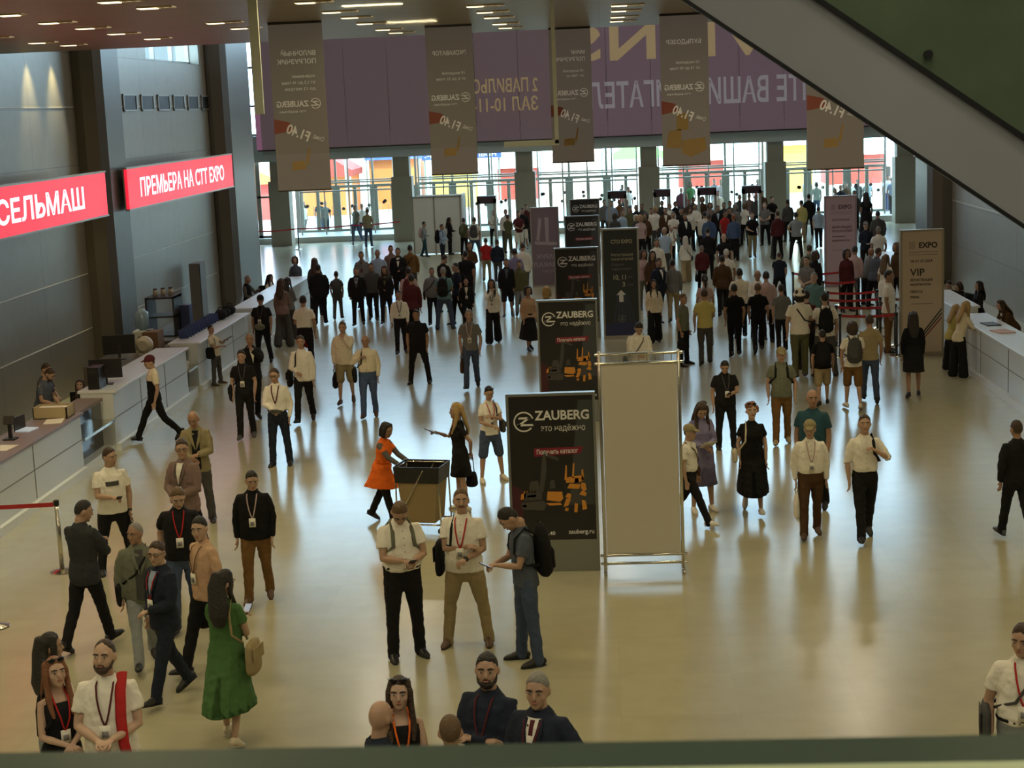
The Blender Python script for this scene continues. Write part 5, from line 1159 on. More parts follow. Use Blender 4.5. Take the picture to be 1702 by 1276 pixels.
# left middle walkers
p = Pn('463,610;467,773', 1.8, 0, 'shd', 'L:wh', 'p:nv', 'bk', 's:br', 'lan:mr nobadge glass belt placket', 'man in white shirt and navy trousers with a lanyard holding a booklet', head=(0, 10), skin=0)
hold(p, 1, 'booklet', 'grey booklet in the hand of the man in the white shirt with glasses')
p = Pn('500,556;508,702', 1.8, 0, 'whd', 'l:wh', 'p:bk', 'bk', 's:br', 'placket', 'man in white shirt with a black bag at his shoulder, left of the shorts', head=(-10, 5), skin=0)
sidebag(p, 1, 'bk', 'black shoulder bag of the man in the white shirt behind the lanyard man', (.12, .36, .32), cross=False)
p = Pn('568,533;577,671', 1.8, 2, 'qdf', 'l:cr', 'h:kh', 'br', 's:lb', 'placket', 'man in cream shirt and grey shorts with a hand at his ear', head=(0, 5), skin=0, build=.4)
handbag(p, 1, 'bk', 'small black bag hanging from the hand of the man in shorts', (.14, .26, .30), handle=.12)
p = Pn('616,556;615,694', 1.75, 3, 'qsd', 'L:cr', 'p:bl', 'br', 'b', 'placket', 'bald man in cream shirt and blue trousers with a bag strap', head=(5, 5), skin=1, build=.4)
sidebag(p, 1, 'bk', 'black bag under the arm of the bald man in the cream shirt', (.1, .3, .3), cross=False)
Pn('697,513;698,637', 1.75, -5, 'Sdd', 't:bk', 'p:bk', 'bk', 's:bk', 'polo', 'man in black striped polo and black trousers facing the camera', head=(0, 5), skin=1, build=.5)
p = Pn('775,513;785,646', 1.78, 0, 'wdd', 't:gy', 'p:dn', 'bk', 's:gy', 'polo lan:pk', 'man in grey polo and jeans with lanyard carrying a dark case', head=(-5, 5), skin=0)
handbag(p, 1, 'br', 'dark case in the hand of the man in grey polo and jeans', (.1, .34, .30))
p = Pn('662,482;668,588', 1.7, 5, 'qdd', 'L:wh', 'p:bk', 'bk', 's:bk', 'lan:dg', 'young man in white shirt with dark lanyard, before the crowd', skin=1)
p = Pn('402,580;411,729', 1.76, 5, 'qdd', 't:bk', 'p:bk', 'dg', 's:bk', 'lan:dg', 'youth with dark fringe in black T-shirt and black trousers with a badge', head=(0, 8), skin=0)
sidebag(p, 1, 'bk', 'black bag beside the youth in the black T-shirt', (.1, .3, .3), cross=False)
Pn('415,552', 1.76, 25, 'qdf', 'j:bk:wh', 'p:bk', 'bk', 'x:gy', '', 'balding man in black suit with a hand at his mouth', head=(20, 5), skin=1)
p = Pn('430,490;440,604', 1.8, -5, 'qdd', 't:bk', 'p:bk', 'bk', 's:bk', 'polo lan:dg cap:bk', 'man in black cap and black polo with a badge and belt bag', head=(-20, 10), skin=1, build=.6)
e, c = at_person('belt_bag', p, p.front(0, .97, .05), 'olive belt bag of the man in the black cap', 'bag', 'bags'); link('bag_body', G().ell((0, 0, 0), (.15, .06, .09)), cloth('gg'), e, smooth=True)
p = Pn('503,490', 1.78, 182, 'qdh', 'T:wh', 'p:bk', 'bk', 'x:bk', '', 'man in white T-shirt seen from behind with a red bag', skin=1, build=.3)
handbag(p, -1, 'rd', 'bright red bag carried by the man in white seen from behind', (.16, .36, .40), handle=.1)
Pn('468,462;474,577', 1.72, 168, 'qhd', 'l:mv', 'w:dg', 'bk', 'l:br', '', 'woman with long brown hair in grey trousers by the far left counter', fem=True)
Pn('477,460', 1.68, 165, 'qhd', 'l:gy', 'w:dg', 'bk', 'l:bk', '', 'dark haired woman half hidden by the woman in grey trousers', fem=True)
p = Pn('345,540;362,639', 1.74, 75, 'Spg', 't:cr', 'p:dg', 'br', 's:bk', '', 'person in cream T-shirt and dark grey trousers leaning at the niche', head=(20, 0), lean=-10, skin=1)
hold(p, -1, 'folder', 'black folder held by the person in the cream T-shirt'); sidebag(p, 1, 'bk', 'black bag behind the person leaning at the niche', (.12, .3, .3), z=.98, cross=False)
Pn('252,590;262,733', 1.78, -62, 'xdd', 't:bd', 'p:bd', 'bk', 's:br', 'cap:mr yoke:cr', 'young man with a dark red cap striding past the white counter', head=(0, 10), skin=0)
# behind the left counters
Pn('77,603', 1.62, 75, 'shh', 't:dg', 'p:bk', 'bk', 's:br', '', 'man in dark shirt behind the mauve counter, half hidden', head=(0, 20))
Pn('85,612', 1.66, 80, 'shl', 't:sl', 'p:bk', 'bk', 's:br', 'beard:br', 'bearded man in grey blue T-shirt leaning behind the mauve counter', head=(0, 30), lean=14, build=.4)
pr = Pn('132,630', 1.52, 20, 'thh', 'l:bk', 'p:bk', 'bk', 'l:br', '', 'receptionist with long brown hair in black behind the counter', fem=True, head=(10, -5), skin=2)
Pn('412,457', 1.58, 75, 'shg', 'v:bk', 'p:bk', 'bk', 'x:gy', 'sleeve', 'man in black vest with grey sleeves behind the leaflet counter', head=(0, 15), skin=1)
ps = Pn('449,455', 1.62, 60, 'thh', 'l:wh', 'p:bk', 'bk', 'l:bk', '', 'woman in white blouse sitting behind the far left counter', fem=True, head=(0, 10))
Pn('490,425', 1.68, 0, 'shh', 'l:sl', 'p:bk', 'bk', 'm:br', '', 'woman in grey blue blouse standing at the far end of the last left counter', fem=True)
for P_, l_ in ((pr, 'black office chair of the receptionist behind the near left counter'), (ps, 'black office chair behind the far left counter')): office_chair(P_.MW.translation, P_.phi, l_)
# right of the white screen
p = Pn('1137,705;1148,872', 1.74, 62, 'xdd', 'T:wh', 'p:bk', 'wh', 's:br', 'cap:kh', 'man in khaki cap and white shirt passing behind the blank screen', head=(0, 5), skin=0)
sidebag(p, -1, 'br', 'brown shoulder bag of the man in the khaki cap', (.08, .22, .2))
p = Pn('1170,667;1168,850', 1.70, 18, 'shp', 'd:lv:.40', 'k:lv:.42', 'wh', 'l:br', 'ls', 'woman with long brown hair in a lavender dress reading papers', fem=True, head=(10, 40), build=.3, skin=0)
hold(p, -1, 'paper', 'white papers read by the woman in lavender')
p = Pn('1215,597;1207,745', 1.8, 8, 'sdp', 't:bk', 'p:bk', 'bk', 's:bk', 'polo lan:dg', 'man in black polo looking at his phone behind the lavender dress', head=(10, 30), build=.5, skin=0)
hold(p, -1, 'phone', 'phone of the man in the black polo near the lavender dress')
p = Pn('1255,668;1252,852', 1.68, -2, 'vdd', 'd:bd:.34', 'k:bk:.36', 'wh', 'c:rd', 'sung', 'woman with curly reddish hair in a long black dress', fem=True, head=(-5, -5), build=.4, skin=2)
sidebag(p, 1, 'cr', 'small white handbag on the shoulder of the woman in the black dress', (.09, .24, .18), cross=False, z=.93)
p = Pn('1287,577;1300,738', 1.78, -2, 'qdd', 't:gg', 'p:rb', 'bg', 's:gy', 'cap:kh col placket', 'man in khaki cap, grey green shirt and brown trousers with backpack straps', head=(-5, 5), build=.35, skin=0)
pack(p, 'bk', 'black backpack on the man in the khaki cap and brown trousers', .95)
Pn('1350,647', 1.78, -22, 'qdd', 't:dt', 'p:bk', 'bk', 'b', '', 'bald man in dark teal T-shirt behind the man in the white shirt and cap', head=(-25, 0), build=.5, skin=1)
p = Pn('1355,697;1348,892', 1.76, 0, 'qdd', 'L:wh', 'p:br', 'br', 's:br', 'cap:kh lan:pk placket', 'man in tan cap, white shirt and dark brown trousers with a badge', head=(10, 8), build=.4, skin=0)
handbag(p, 1, 'wh', 'translucent white plastic bag carried by the man in the tan cap', (.10, .22, .36), name='plastic_bag', handle=.12)
p = Pn('1435,688;1438,898', 1.84, 2, 'wds', 'R:wh', 'p:bk', 'bk', 's:br', 'placket', 'young man in white shirt and black trousers with a bag on one shoulder', head=(5, -5), skin=0)
pack(p, 'bk', 'black backpack on one shoulder of the young man in white', .85, straps=(-1,))
Pn('1515,517;1518,660', 1.70, 176, 'qdd', 'l:bd', 'k:bk:.52', 'bk', 'l:bk', '', 'woman with long dark hair in black skirt walking away by the cream board', fem=True, build=.45, skin=1)
p = Pn('1322,478;1330,628', 1.80, 182, 'qhd', 't:wh', 'p:ol', 'dg', 'm:bk', 'hat:wh print:dg', 'person in white bucket hat and olive trousers seen from behind', skin=0, build=.3)
sidebag(p, 1, 'bk', 'black cross body bag of the person in the white bucket hat', (.07, .2, .2), z=1.0)
p = Pn('1366,485;1372,625', 1.80, 178, 'Sda', 't:wh', 'p:dg', 'bk', 's:bk', '', 'man in white T-shirt with black backpack and a hand on his hip', build=.4, skin=0)
pack(p, 'bk', 'black backpack of the man with a hand on his hip', 1.0)
p = Pn('1362,547;1368,674', 1.70, 180, 'qdd', 't:bd', 'h:bg', 'bk', 'x:bk', '', 'man in black T-shirt and beige shorts with a spotted backpack', skin=0, build=.3)
pack(p, 'bk', 'black spotted backpack of the man in beige shorts', 1.05)
p = Pn('1415,533;1418,680', 1.74, 182, 'rhd', 't:wh', 'h:rb', 'wh', 'm:br', '', 'person in white T-shirt and brown shorts with a dark backpack', skin=0)
pack(p, 'dg', 'dark grey backpack of the person in brown shorts', 1.0)
Pn('1441,522;1446,668', 1.78, 178, 'vdh', 't:bg', 'p:dn', 'bk', 's:br', 'lan:rb nobadge', 'man in beige T-shirt and jeans beside the person in brown shorts', skin=1)
Pn('1600,505;1580,615', 1.70, 110, 'snn', 'l:ye', 'w:bk', 'wh', 'l:bl', '', 'woman in pale top and wide black trousers, farther of two at the right counter', fem=True, lean=14)
Pn('1614,500;1594,626', 1.70, 112, 'snn', 'l:cr', 'w:bk', 'wh', 'l:bl', '', 'blonde woman in cream blouse leaning on the right counter', fem=True, lean=16)
Pn('1627,466', 1.52, -80, 'shh', 'l:bk', 'p:bk', 'bk', 'l:bk', '', 'receptionist with long black hair behind the right counter', fem=True)
pt = Pn('1592,468', 1.58, -70, 'thh', 'l:bk', 'p:bk', 'bk', 'm:br', '', 'brown haired woman in black behind the right counter, by the cream board', fem=True, head=(0, 20))
pu = Pn('1577,466', 1.54, -60, 'thh', 'l:mr', 'p:bk', 'bk', 's:bk', '', 'dark haired clerk half hidden by the cream board', fem=True, head=(0, 15))
Pn('1662,498', 1.52, -75, 'snn', 'j:br:wh', 'p:bk', 'bk', 'l:br', '', 'brown haired clerk bending low over the right counter', fem=True, lean=32, build=.6)
p = Pn('1702,1034', 1.80, -12, 'qdd', 'T:wh', 'p:ld', 'bk', 's:br', 'polo lan:rd belt', 'man in white polo with a dark shoulder bag at the right edge', head=(20, 5), skin=0, build=.5)
sidebag(p, 1, 'dg', 'dark shoulder bag of the man in white polo at the right edge', (.10, .34, .34))
Pn('1697,697;1688,898', 1.80, 192, 'vdd', 'j:bk:wh', 'p:bk', 'dg', 's:br', 'col', 'man in black suit walking away at the right edge', skin=1)
p = Pn('1063,536', 1.78, 8, 'spp', 'l:wh', 'p:dg', 'bk', 's:bk', '', 'man in white shirt with a strap, looking down behind the blank screen', head=(5, 40), build=.4, skin=0)
sidebag(p, 1, 'gg', 'dark strap bag of the man behind the blank screen', (.1, .28, .28))
for P_, l_ in ((pt, 'black office chair of the brown haired woman behind the right counter'), (pu, 'black office chair of the clerk hidden by the cream board')): office_chair(P_.MW.translation, P_.phi, l_)
# ------------------------------------------------------------------ the farther crowd
GRP = 'crowd in the middle of the hall'
def F(pos, hd, pose, top, bot, label, hair='s:bk', h=1.74, **k):
    k.setdefault('group', GRP); k.setdefault('skin', (len(PEND) * 7) % 4)
    k.setdefault('ex', '')
    ex = k.pop('ex')
    return Pn(pos, h, hd, pose, top, bot, 'bk', hair, ex, label, **k)
F('535,438;534,540', 182, 'qdd', 'j:bk:wh', 'p:bk', 'stout man in black suit seen from behind near the far left counter', build=.9)
F('522,428', 178, 'sdd', 'j:dg:wh', 'p:bk', 'long haired person ahead of the stout man in the black suit', 'l:br', fem=True)
p = F('561,450;563,531', 180, 'qdd', 't:dg', 'p:dg', 'slim person in grey top with a dark backpack, alone before the bright doors'); pack(p, 'dg', 'small dark backpack of the slim person before the bright doors', .9)
F('593,443;597,541', 2, 'qdd', 'j:bk:lb', 'p:bk', 'man in dark suit leading the left group of the crowd', 's:br', build=.3, ex='tie')
F('612,436;622,533', 2, 'rdd', 'l:dg', 'p:bk', 'man in dark shirt beside the leading dark suit', 's:br', build=.5)
F('638,441;644,538', 0, 'qhd', 'j:bk:ol', 'p:bk', 'woman with long dark hair and black coat in the left group', 'l:br', fem=True, build=.3)
F('600,417', 0, 'qdd', 'l:gy', 'p:dg', 'man in pale grey shirt with dark tie behind the leading dark suit', 's:br', ex='tie')
F('627,414', 0, 'qdd', 'l:lb', 'p:dg', 'stout man in light blue shirt behind the left group', 'x:br', build=.7)
F('649,407', 5, 'qdd', 'l:mv', 'p:dg', 'man in dull mauve shirt at the back of the left group')
F('661,411', 0, 'rdh', 'j:bk:wh', 'p:bk', 'man in black suit and white shirt at the back of the left group', build=.5)
p = F('681,406', 180, 'qdd', 'l:rb', 'p:dg', 'man in brown shirt with a dark vest seen from behind', build=.4); sidebag(p, -1, 'bk', 'black bag of the man in the brown shirt', (.1, .3, .3))
p = F('678,443', 182, 'qdd', 'l:pk', 'p:bk', 'person in pink shirt with a maroon backpack'); pack(p, 'mr', 'maroon backpack on the pink shirt', 1)
F('683,455', 182, 'rdd', 'l:mr', 'p:bk', 'person in maroon jacket behind the young man in the white shirt')
p = F('709,444;722,540', 4, 'qdd', 'l:gy', 'p:bk', 'man in grey shirt with a black cross strap facing the camera', 's:br', build=.4); sidebag(p, 1, 'bk', 'black cross body bag of the man in the grey shirt')
p = F('731,443;741,547', 176, 'Shh', 't:tl', 'p:dn', 'man in teal shirt and jeans with black backpack', 'x:gy', build=.4); pack(p, 'bk', 'black backpack of the man in the teal shirt', 1)
F('739,423', 150, 'shh', 'l:bk', 'p:bk', 'man in black looking down beside the teal shirt', head=(0, 25))
p = F('757,436', -60, 'qdd', 't:nv', 'p:bk', 'young man in navy with a dark backpack seen in profile'); pack(p, 'bk', 'dark backpack of the young man in navy', .9)
F('775,462;778,545', 3, 'qdd', 'j:bk:cr', 'p:bk', 'man in open black suit with a badge, left of the woman in the white blouse', 'x:br', ex='lan:dg')
F('773,416', 180, 'qdd', 't:bk', 'p:bk', 'stout man in black T-shirt seen from behind in the middle group', build=.7)
F('780,401', 20, 'qdh', 'l:br', 'p:gy', 'man in brown patterned shirt deeper in the middle group', 's:br')
F('814,463;821,571', 0, 'qfd', 'l:wh', 'w:bk', 'woman in white blouse and wide black trousers with a hand at her face', 'l:bk', fem=True, ex='lan:dg')
F('837,429;845,527', 2, 'qdd', 'j:bk:sl', 'h:bk', 'man in dark jacket walking beside the olive jacket', 's:br')
F('864,432;866,526', 4, 'rdd', 'j:ol:ol', 'p:ld', 'man in olive jacket and pale jeans walking toward the camera', 's:br')
F('809,395;810,467', 180, 'qdd', 't:rd', 'p:kh', 'man in red shirt and beige trousers walking away', 's:br', build=.3)
F('829,397;829,470', 180, 'rdd', 'l:nv', 'p:dg', 'man in navy shirt walking beside the red shirt', 's:br', build=.4)
F('855,412', 178, 'qdd', 'l:lv', 'p:dg', 'man in lilac shirt seen from behind, left of the lilac board', build=.3)
F('868,403', 190, 'qdm', 'l:wh', 'p:dg', 'man in white shirt beside the lilac board', 's:br', head=(20, 10))
F('891,474;881,583', 28, 'qdd', 'l:pe', 'k:bk:.3', 'dark haired woman in peach top and long black skirt beside the posters', 'm:bk', fem=True)
F('908,475', 165, 'sdd', 'l:kh', 'p:bk', 'fair haired woman in tan top between the posters', 'm:bl', fem=True)
# near the cabin and the doors
p = F('702,368;707,428', 85, 'qhd', 'l:ld', 'p:dt', 'woman in grey top with a pink backpack beside the cabin', 's:bk', fem=True); pack(p, 'pk', 'pinkish backpack of the woman beside the cabin', .95)
p = F('733,372;737,437', 70, 'shh', 'l:lb', 'p:nv', 'man in dark overalls with a big black backpack before the cabin', 's:br'); pack(p, 'bk', 'big black backpack before the cabin', 1.2)
F('747,361;749,423', 80, 'spp', 'l:bk', 'p:bk', 'woman with long dark hair in black holding a phone by the cabin', 'l:bk', fem=True)
p = F('769,362;773,425', 150, 'sdd', 't:ol', 'p:bk', 'man in olive T-shirt right of the cabin'); pack(p, 'ol', 'olive backpack right of the cabin', .9)
p = F('788,360;791,434', 175, 'Sdd', 't:wh', 'p:dn', 'man in white T-shirt and jeans with a grey backpack near the cabin', 'x:br'); pack(p, 'dg', 'grey backpack of the man in white by the metal detector', 1)
F('820,349;822,408', 0, 'shh', 't:wh', 'p:bk', 'broad man in white T-shirt facing the camera before the doors', 'x:br', build=.6, ex='lan:dg')
F('840,347', 0, 'sdd', 'l:wh', 'p:dg', 'man in white shirt behind the olive dress by the doors', 's:br')
F('843,356;846,420', 150, 'shh', 't:ol', 'p:ol', 'person in olive clothes before the doors, left of the lilac board', 's:br')
F('861,350', 20, 'shh', 't:mr', 'h:wh', 'person in maroon top and pale shorts near the lilac board', 's:bk')
F('868,345', 0, 'sdd', 'l:bk', 'h:wh', 'person in black top and pale shorts near the lilac board')
F('873,339', 10, 'sdd', 'l:mr', 'p:bk', 'man in dark maroon just behind the top of the lilac board')
FG = 'dense crowd before the entrance doors'
D = lambda pos, hd, pose, top, bot, label, hair='s:bk', **k: F(pos, hd, pose, top, bot, label, hair, group=FG, **k)
for a in [
 ('1004,331', 10, 'sdd', 'l:gy', 'p:dg', 'person in grey shirt just right of the fourth poster stand', 's:bk'),
 ('1016,333', 0, 'sdd', 'l:lb', 'p:dg', 'man in light blue shirt above the information board with the arrow', 's:br'),
 ('1022,353', 150, 'sdd', 'l:dg', 'p:bk', 'person in dark grey directly above the arrow board', 'm:br'),
 ('1034,348', 40, 'sdd', 'l:sk', 'p:dg', 'man in pale blue shirt turned sideways above the arrow board', 'x:br'),
 ('1057,356', 20, 'sdd', 'l:dg', 'p:bk', 'fair haired woman in dark top by the upper right corner of the arrow board', 'm:wt'),
 ('1064,356', 0, 'sdd', 't:pk', 'p:bk', 'woman in pink top beside the fair haired woman', 'm:bl'),
 ('1073,353', -30, 'sdd', 'l:br', 'p:bk', 'dark haired woman in brown next to the pink top', 'm:br'),
 ('1086,357;1083,414', 0, 'sdd', 'l:sk', 'p:gg', 'tall man in light blue shirt and grey trousers facing the camera', 's:br'),
 ('1082,345', 0, 'sdd', 'l:wh', 'p:dg', 'man in white right behind the tall light blue shirt', 's:br'),
 ('1089,343', 10, 'sdd', 'l:wh', 'p:dg', 'blonde woman in white behind the tall light blue shirt', 'm:bl'),
 ('1106,344', 0, 'sdd', 'j:br:wh', 'p:bk', 'man in brown jacket between the two tall men in pale shirts', 's:br'),
 ('1119,351', 0, 'Scc', 't:wh', 'p:tl', 'man in white T-shirt with folded arms facing the camera', 's:br'),
 ('1104,377', 10, 'sdd', 't:sk', 'p:dg', 'grey haired person in turquoise top', 'x:wt'),
 ('1114,376;1117,440', 4, 'qhh', 't:wh', 'p:bk', 'white haired man in white T-shirt with dark straps', 'x:wt'),
 ('1091,396', 10, 'sdd', 'l:wh', 'p:dg', 'dark haired man in white beside the arrow board', 's:bk'),
 ('1133,392;1141,470', 184, 'qdd', 'l:wh', 'w:bg', 'woman with pale hair in long white top and beige trousers', 'l:wt'),
 ('1069,414', 20, 'sdd', 'l:pk', 'p:gg', 'woman in pink blouse right beside the arrow board', 'm:br'),
 ('1084,416', 10, 'sdd', 'l:br', 'p:bk', 'dark haired woman in brown behind the navy suit', 'l:bk'),
 ('1096,428;1097,537', 40, 'qdd', 'j:nv:wh', 'p:nv', 'man in navy suit turned sideways right of the arrow board', 's:br'),
 ('1121,430;1120,535', 182, 'qdd', 'l:gy', 'p:bg', 'man in grey shirt and beige trousers walking away', 's:bk'),
 ('1083,464;1089,570', 2, 'qdd', 'l:cr', 'w:bk', 'woman with long hair in pale blouse, dark tie and black trousers', 'l:bk'),
 ('1134,487;1137,607', 60, 'Sdd', 't:gg', 'p:bk', 'man in olive polo standing sideways with a dark bag', 's:lb'),
 ('1172,479;1173,606', 182, 'qhd', 't:ye', 'p:dg', 'man in yellow T-shirt walking away', 's:br'),
 ('1171,455', 182, 'rdd', 't:pk', 'p:ld', 'woman with dark ponytail in pale pink top ahead of the yellow T-shirt', 'p:bk'),
 ('1201,424;1202,525', 182, 'qdd', 'j:br:wh', 'p:bk', 'man in dark brown jacket walking away', 's:bk'),
 ('1173,407;1168,484', 184, 'rdd', 'j:mr:wh', 'p:bk', 'balding man in maroon jacket walking away with a bag', 'x:gy'),
 ('1207,413', 182, 'sdd', 't:wh', 'p:dg', 'white haired man in white shirt with a strap', 's:wt'),
 ('1229,445', 180, 'qdd', 't:cr', 'p:nv', 'broad man in cream T-shirt seen from behind', 's:bk'),
 ('1227,471;1222,592', 182, 'qdd', 't:bd', 'p:bd', 'man all in black, left of two, walking away', 's:bk'),
 ('1250,470;1261,585', 178, 'xdd', 't:bd', 'p:bd', 'man all in black with reddish shoes, right of two, walking away', 's:lb'),
 ('1259,449', 0, 'shh', 'l:wh', 'p:bk', 'bald man in white shirt facing the camera by the red belts', 'b'),
 ('1273,450', 176, 'sdd', 'l:pk', 'p:bk', 'man in pale pink shirt beside the bald man in white', 's:bk'),
 ('1299,418;1296,500', 180, 'Sdp', 't:nv', 'p:bk', 'stout bald man in dark navy T-shirt seen from behind', 'x:br'),
 ('1298,472;1300,585', 184, 'qdd', 't:gy', 'p:bk', 'man in grey shirt beside the white bucket hat', 's:bk'),
 ('1340,482', 178, 'sdd', 'l:mr', 'p:bk', 'person in dark red between the bucket hat and the man with the backpack', 's:bk'),
 ('1353,452', -20, 'sdd', 't:tl', 'p:bk', 'grey haired man in teal shirt at the red belts', 's:gy'),
 ('1341,425', -30, 'shh', 't:gy', 'p:bk', 'man in grey shirt before the lilac registration board', 's:bk'),
 ('1345,406', 160, 'sdd', 'l:gg', 'p:bk', 'man in grey green shirt left of the lilac registration board', 's:br'),
 ('1355,416', 140, 'sdd', 'l:bk', 'p:bk', 'woman in black leaning toward the man in grey green', 'm:br'),
 ('1251,352;1251,429', 2, 'qhd', 't:bk', 'p:kh', 'man in black T-shirt and khaki trousers walking toward the camera on the bright floor', 's:lb'),
 ('1294,356;1292,428', 182, 'Sdd', 't:dg', 'p:dg', 'man in dark grey with a grey backpack, left of the light grey T-shirt', 's:br'),
 ('1324,352;1324,431', 182, 'Sda', 't:ld', 'p:bk', 'man in light grey T-shirt with a hand on his hip seen from behind', 's:bk'),
 ('1332,332', 200, 'sdd', 'l:ye', 'p:bg', 'person in yellow jacket behind the light grey T-shirt', 's:bk'),
 ('1344,322;1345,392', 180, 'sdd', 'l:bk', 'p:bk', 'slim person all in black near the green glass posts', 's:bk'),
 ('1359,343;1361,413', 182, 'qdd', 't:sk', 'p:bk', 'man in pale blue shirt and black trousers left of the lilac registration board', 's:bk'),
 ('1271,336', -20, 'shh', 't:gy', 'p:bk', 'grey haired person in grey by the entrance column', 's:gy'),
 ('1283,326', 20, 'shh', 't:bk', 'p:bk', 'tall man in black with folded hands at the entrance column', 's:bk'),
 ('1292,350', 200, 'sdd', 'l:mr', 'p:bk', 'person in dark red before the entrance column', 's:br'),
 ('1217,374;1224,430', 184, 'qdd', 'l:sl', 'p:bk', 'man in slate blue shirt walking away in the middle of the crowd', 's:bk'),
 ('1176,378', 182, 'sdd', 'l:bk', 'p:bk', 'man in black left of the bald man in black', 's:bk'),
 ('1203,388', 182, 'sdd', 't:bk', 'p:bk', 'bald man in black in the middle of the crowd', 'b'),
 ('1156,338;1157,410', 0, 'shh', 'l:wh', 'p:bk', 'tall man in white shirt and black trousers in the dense crowd', 'x:br'),
 ('1146,344', 10, 'sdd', 'l:wh', 'p:bk', 'woman in white beside the tall man in the white shirt', 'm:bk'),
 ('1178,355', 180, 'sdd', 'l:bl', 'p:bk', 'man in denim blue jacket right of the tall white shirt', 's:br'),
 ('1171,351', 180, 'sdd', 'l:wh', 'p:bk', 'person in white left of the denim blue jacket', 's:bk'),
 ('1193,341', 0, 'sdd', 'j:bk:sk', 'p:bk', 'man in black suit and pale blue shirt in the dense crowd', 's:bk'),
 ('1205,349', 40, 'sdd', 't:rd', 'p:bk', 'person in bright red top in the dense crowd', 's:bk'),
 ('1219,355', 190, 'sdd', 'l:bl', 'p:bk', 'man in blue jacket beside the bright red top', 's:rd'),
 ('1222,338', 150, 'sdd', 'l:gy', 'p:bk', 'grey haired woman in grey behind the bright red top', 'm:gy'),
 ('1238,336', 140, 'sdd', 't:wh', 'p:bk', 'woman in white T-shirt under the rightmost metal detector', 'm:lb'),
 ('1193,316', 0, 'sdd', 'l:cr', 'p:bk', 'broad man in cream shirt right of the fourth metal detector', 's:bk'),
 ('1180,336', 0, 'sdd', 'l:mv', 'p:bk', 'woman in dull mauve under the fourth metal detector', 'm:br'),
 ('1167,326', 0, 'sdd', 'l:br', 'p:bk', 'woman in brown inside the fourth metal detector gate', 'm:bk'),
 ('1229,323', 0, 'sdd', 'l:dg', 'p:bk', 'person in dark grey left of the rightmost metal detector', 's:bk'),
 ('1245,321', 0, 'sdd', 'l:mv', 'p:bk', 'person in mauve inside the rightmost metal detector gate', 's:bk'),
 ('1257,323', 0, 'sdd', 'l:dg', 'p:bk', 'person in dark grey right of the mauve one in the rightmost gate', 's:bk'),
 ('1266,316', 0, 'sdd', 'l:br', 'p:bk', 'person in brown right of the rightmost gate', 's:bk'),
 ('1213,333', 0, 'sdd', 'l:ol', 'p:bk', 'person in olive left of the rightmost gate', 's:bk'),
 ('1132,312', 0, 'qdd', 'l:mr', 'p:bk', 'man in dark red coming in through the fourth doors', 's:br'),
 ('1122,334', 0, 'sdd', 'l:bk', 'p:bk', 'person in black behind the folded arms', 's:br'),
 ('1132,345', 10, 'sdd', 'l:bk', 'p:bk', 'person in black right of the folded arms', 's:bk'),
 ('1138,354', 20, 'sdd', 'j:bk:wh', 'p:bk', 'man in black jacket standing right of the folded arms', 's:br'),
 ('1113,338', 0, 'sdd', 'l:wh', 'p:bk', 'person in white scarf behind the brown jacket', 's:bk'),
 ('1100,333', 0, 'sdd', 'l:dg', 'p:bk', 'person in dark grey under the middle gate', 's:br'),
 ('1047,343', 0, 'sdd', 'l:ol', 'p:bk', 'person in dark olive behind the pink top', 's:bk'),
 ('1057,340', 0, 'sdd', 'l:bk', 'p:bk', 'person in black below the middle entrance column', 's:bk'),
 ('1029,331', 20, 'sdd', 'l:rb', 'p:bk', 'person in rusty brown by the second gate', 's:rd'),
 ('1041,332', 0, 'sdd', 'l:mv', 'p:bk', 'person in mauve right of the rusty brown one', 's:br'),
 ('1067,338', 0, 'sdd', 'l:dg', 'p:bk', 'person in dark grey below the entrance column right of the second gate', 's:br'),
 ('1145,331', 0, 'sdd', 'l:br', 'p:bk', 'person in brown left of the fourth gate', 's:rd'),
 ('1152,327', 0, 'sdd', 'l:dg', 'p:bk', 'person in dark grey at the left post of the fourth gate', 's:bk'),
 ('1203,336', 0, 'sdd', 'l:bk', 'p:bk', 'person in black right of the broad cream shirt', 's:bk'),
 ('1212,344', 10, 'sdd', 'l:bk', 'p:bk', 'person in black just above the bright red top', 's:bk'),
 ('1309,331', 200, 'sdd', 'l:dg', 'p:bk', 'person in dark grey right of the fifth entrance column', 's:bk'),
]:
    lab = a[5]; fm = any(w in lab for w in ('woman', 'women'))
    P_ = D(*a[:6], a[6], fem=fm, build=.6 if ('stout' in lab or 'broad' in lab) else .15)
    if 'dark straps' in lab: pack(P_, 'bk', 'dark backpack of the white haired man in the crowd', .9)
    if 'backpack' in lab and 'dark grey' in lab: pack(P_, 'gy', 'grey backpack in the crowd left of the light grey T-shirt', 1.0)
    if 'olive polo' in lab: handbag(P_, 1, 'bk', 'dark bag beside the man in the olive polo', (.1, .3, .24))
    if 'maroon jacket' in lab: handbag(P_, -1, 'bk', 'black bag of the man in the maroon jacket', (.12, .36, .3))
    if 'long white top' in lab: sidebag(P_, 1, 'bk', 'dark cross body bag on the woman in the long white top', (.06, .18, .16))
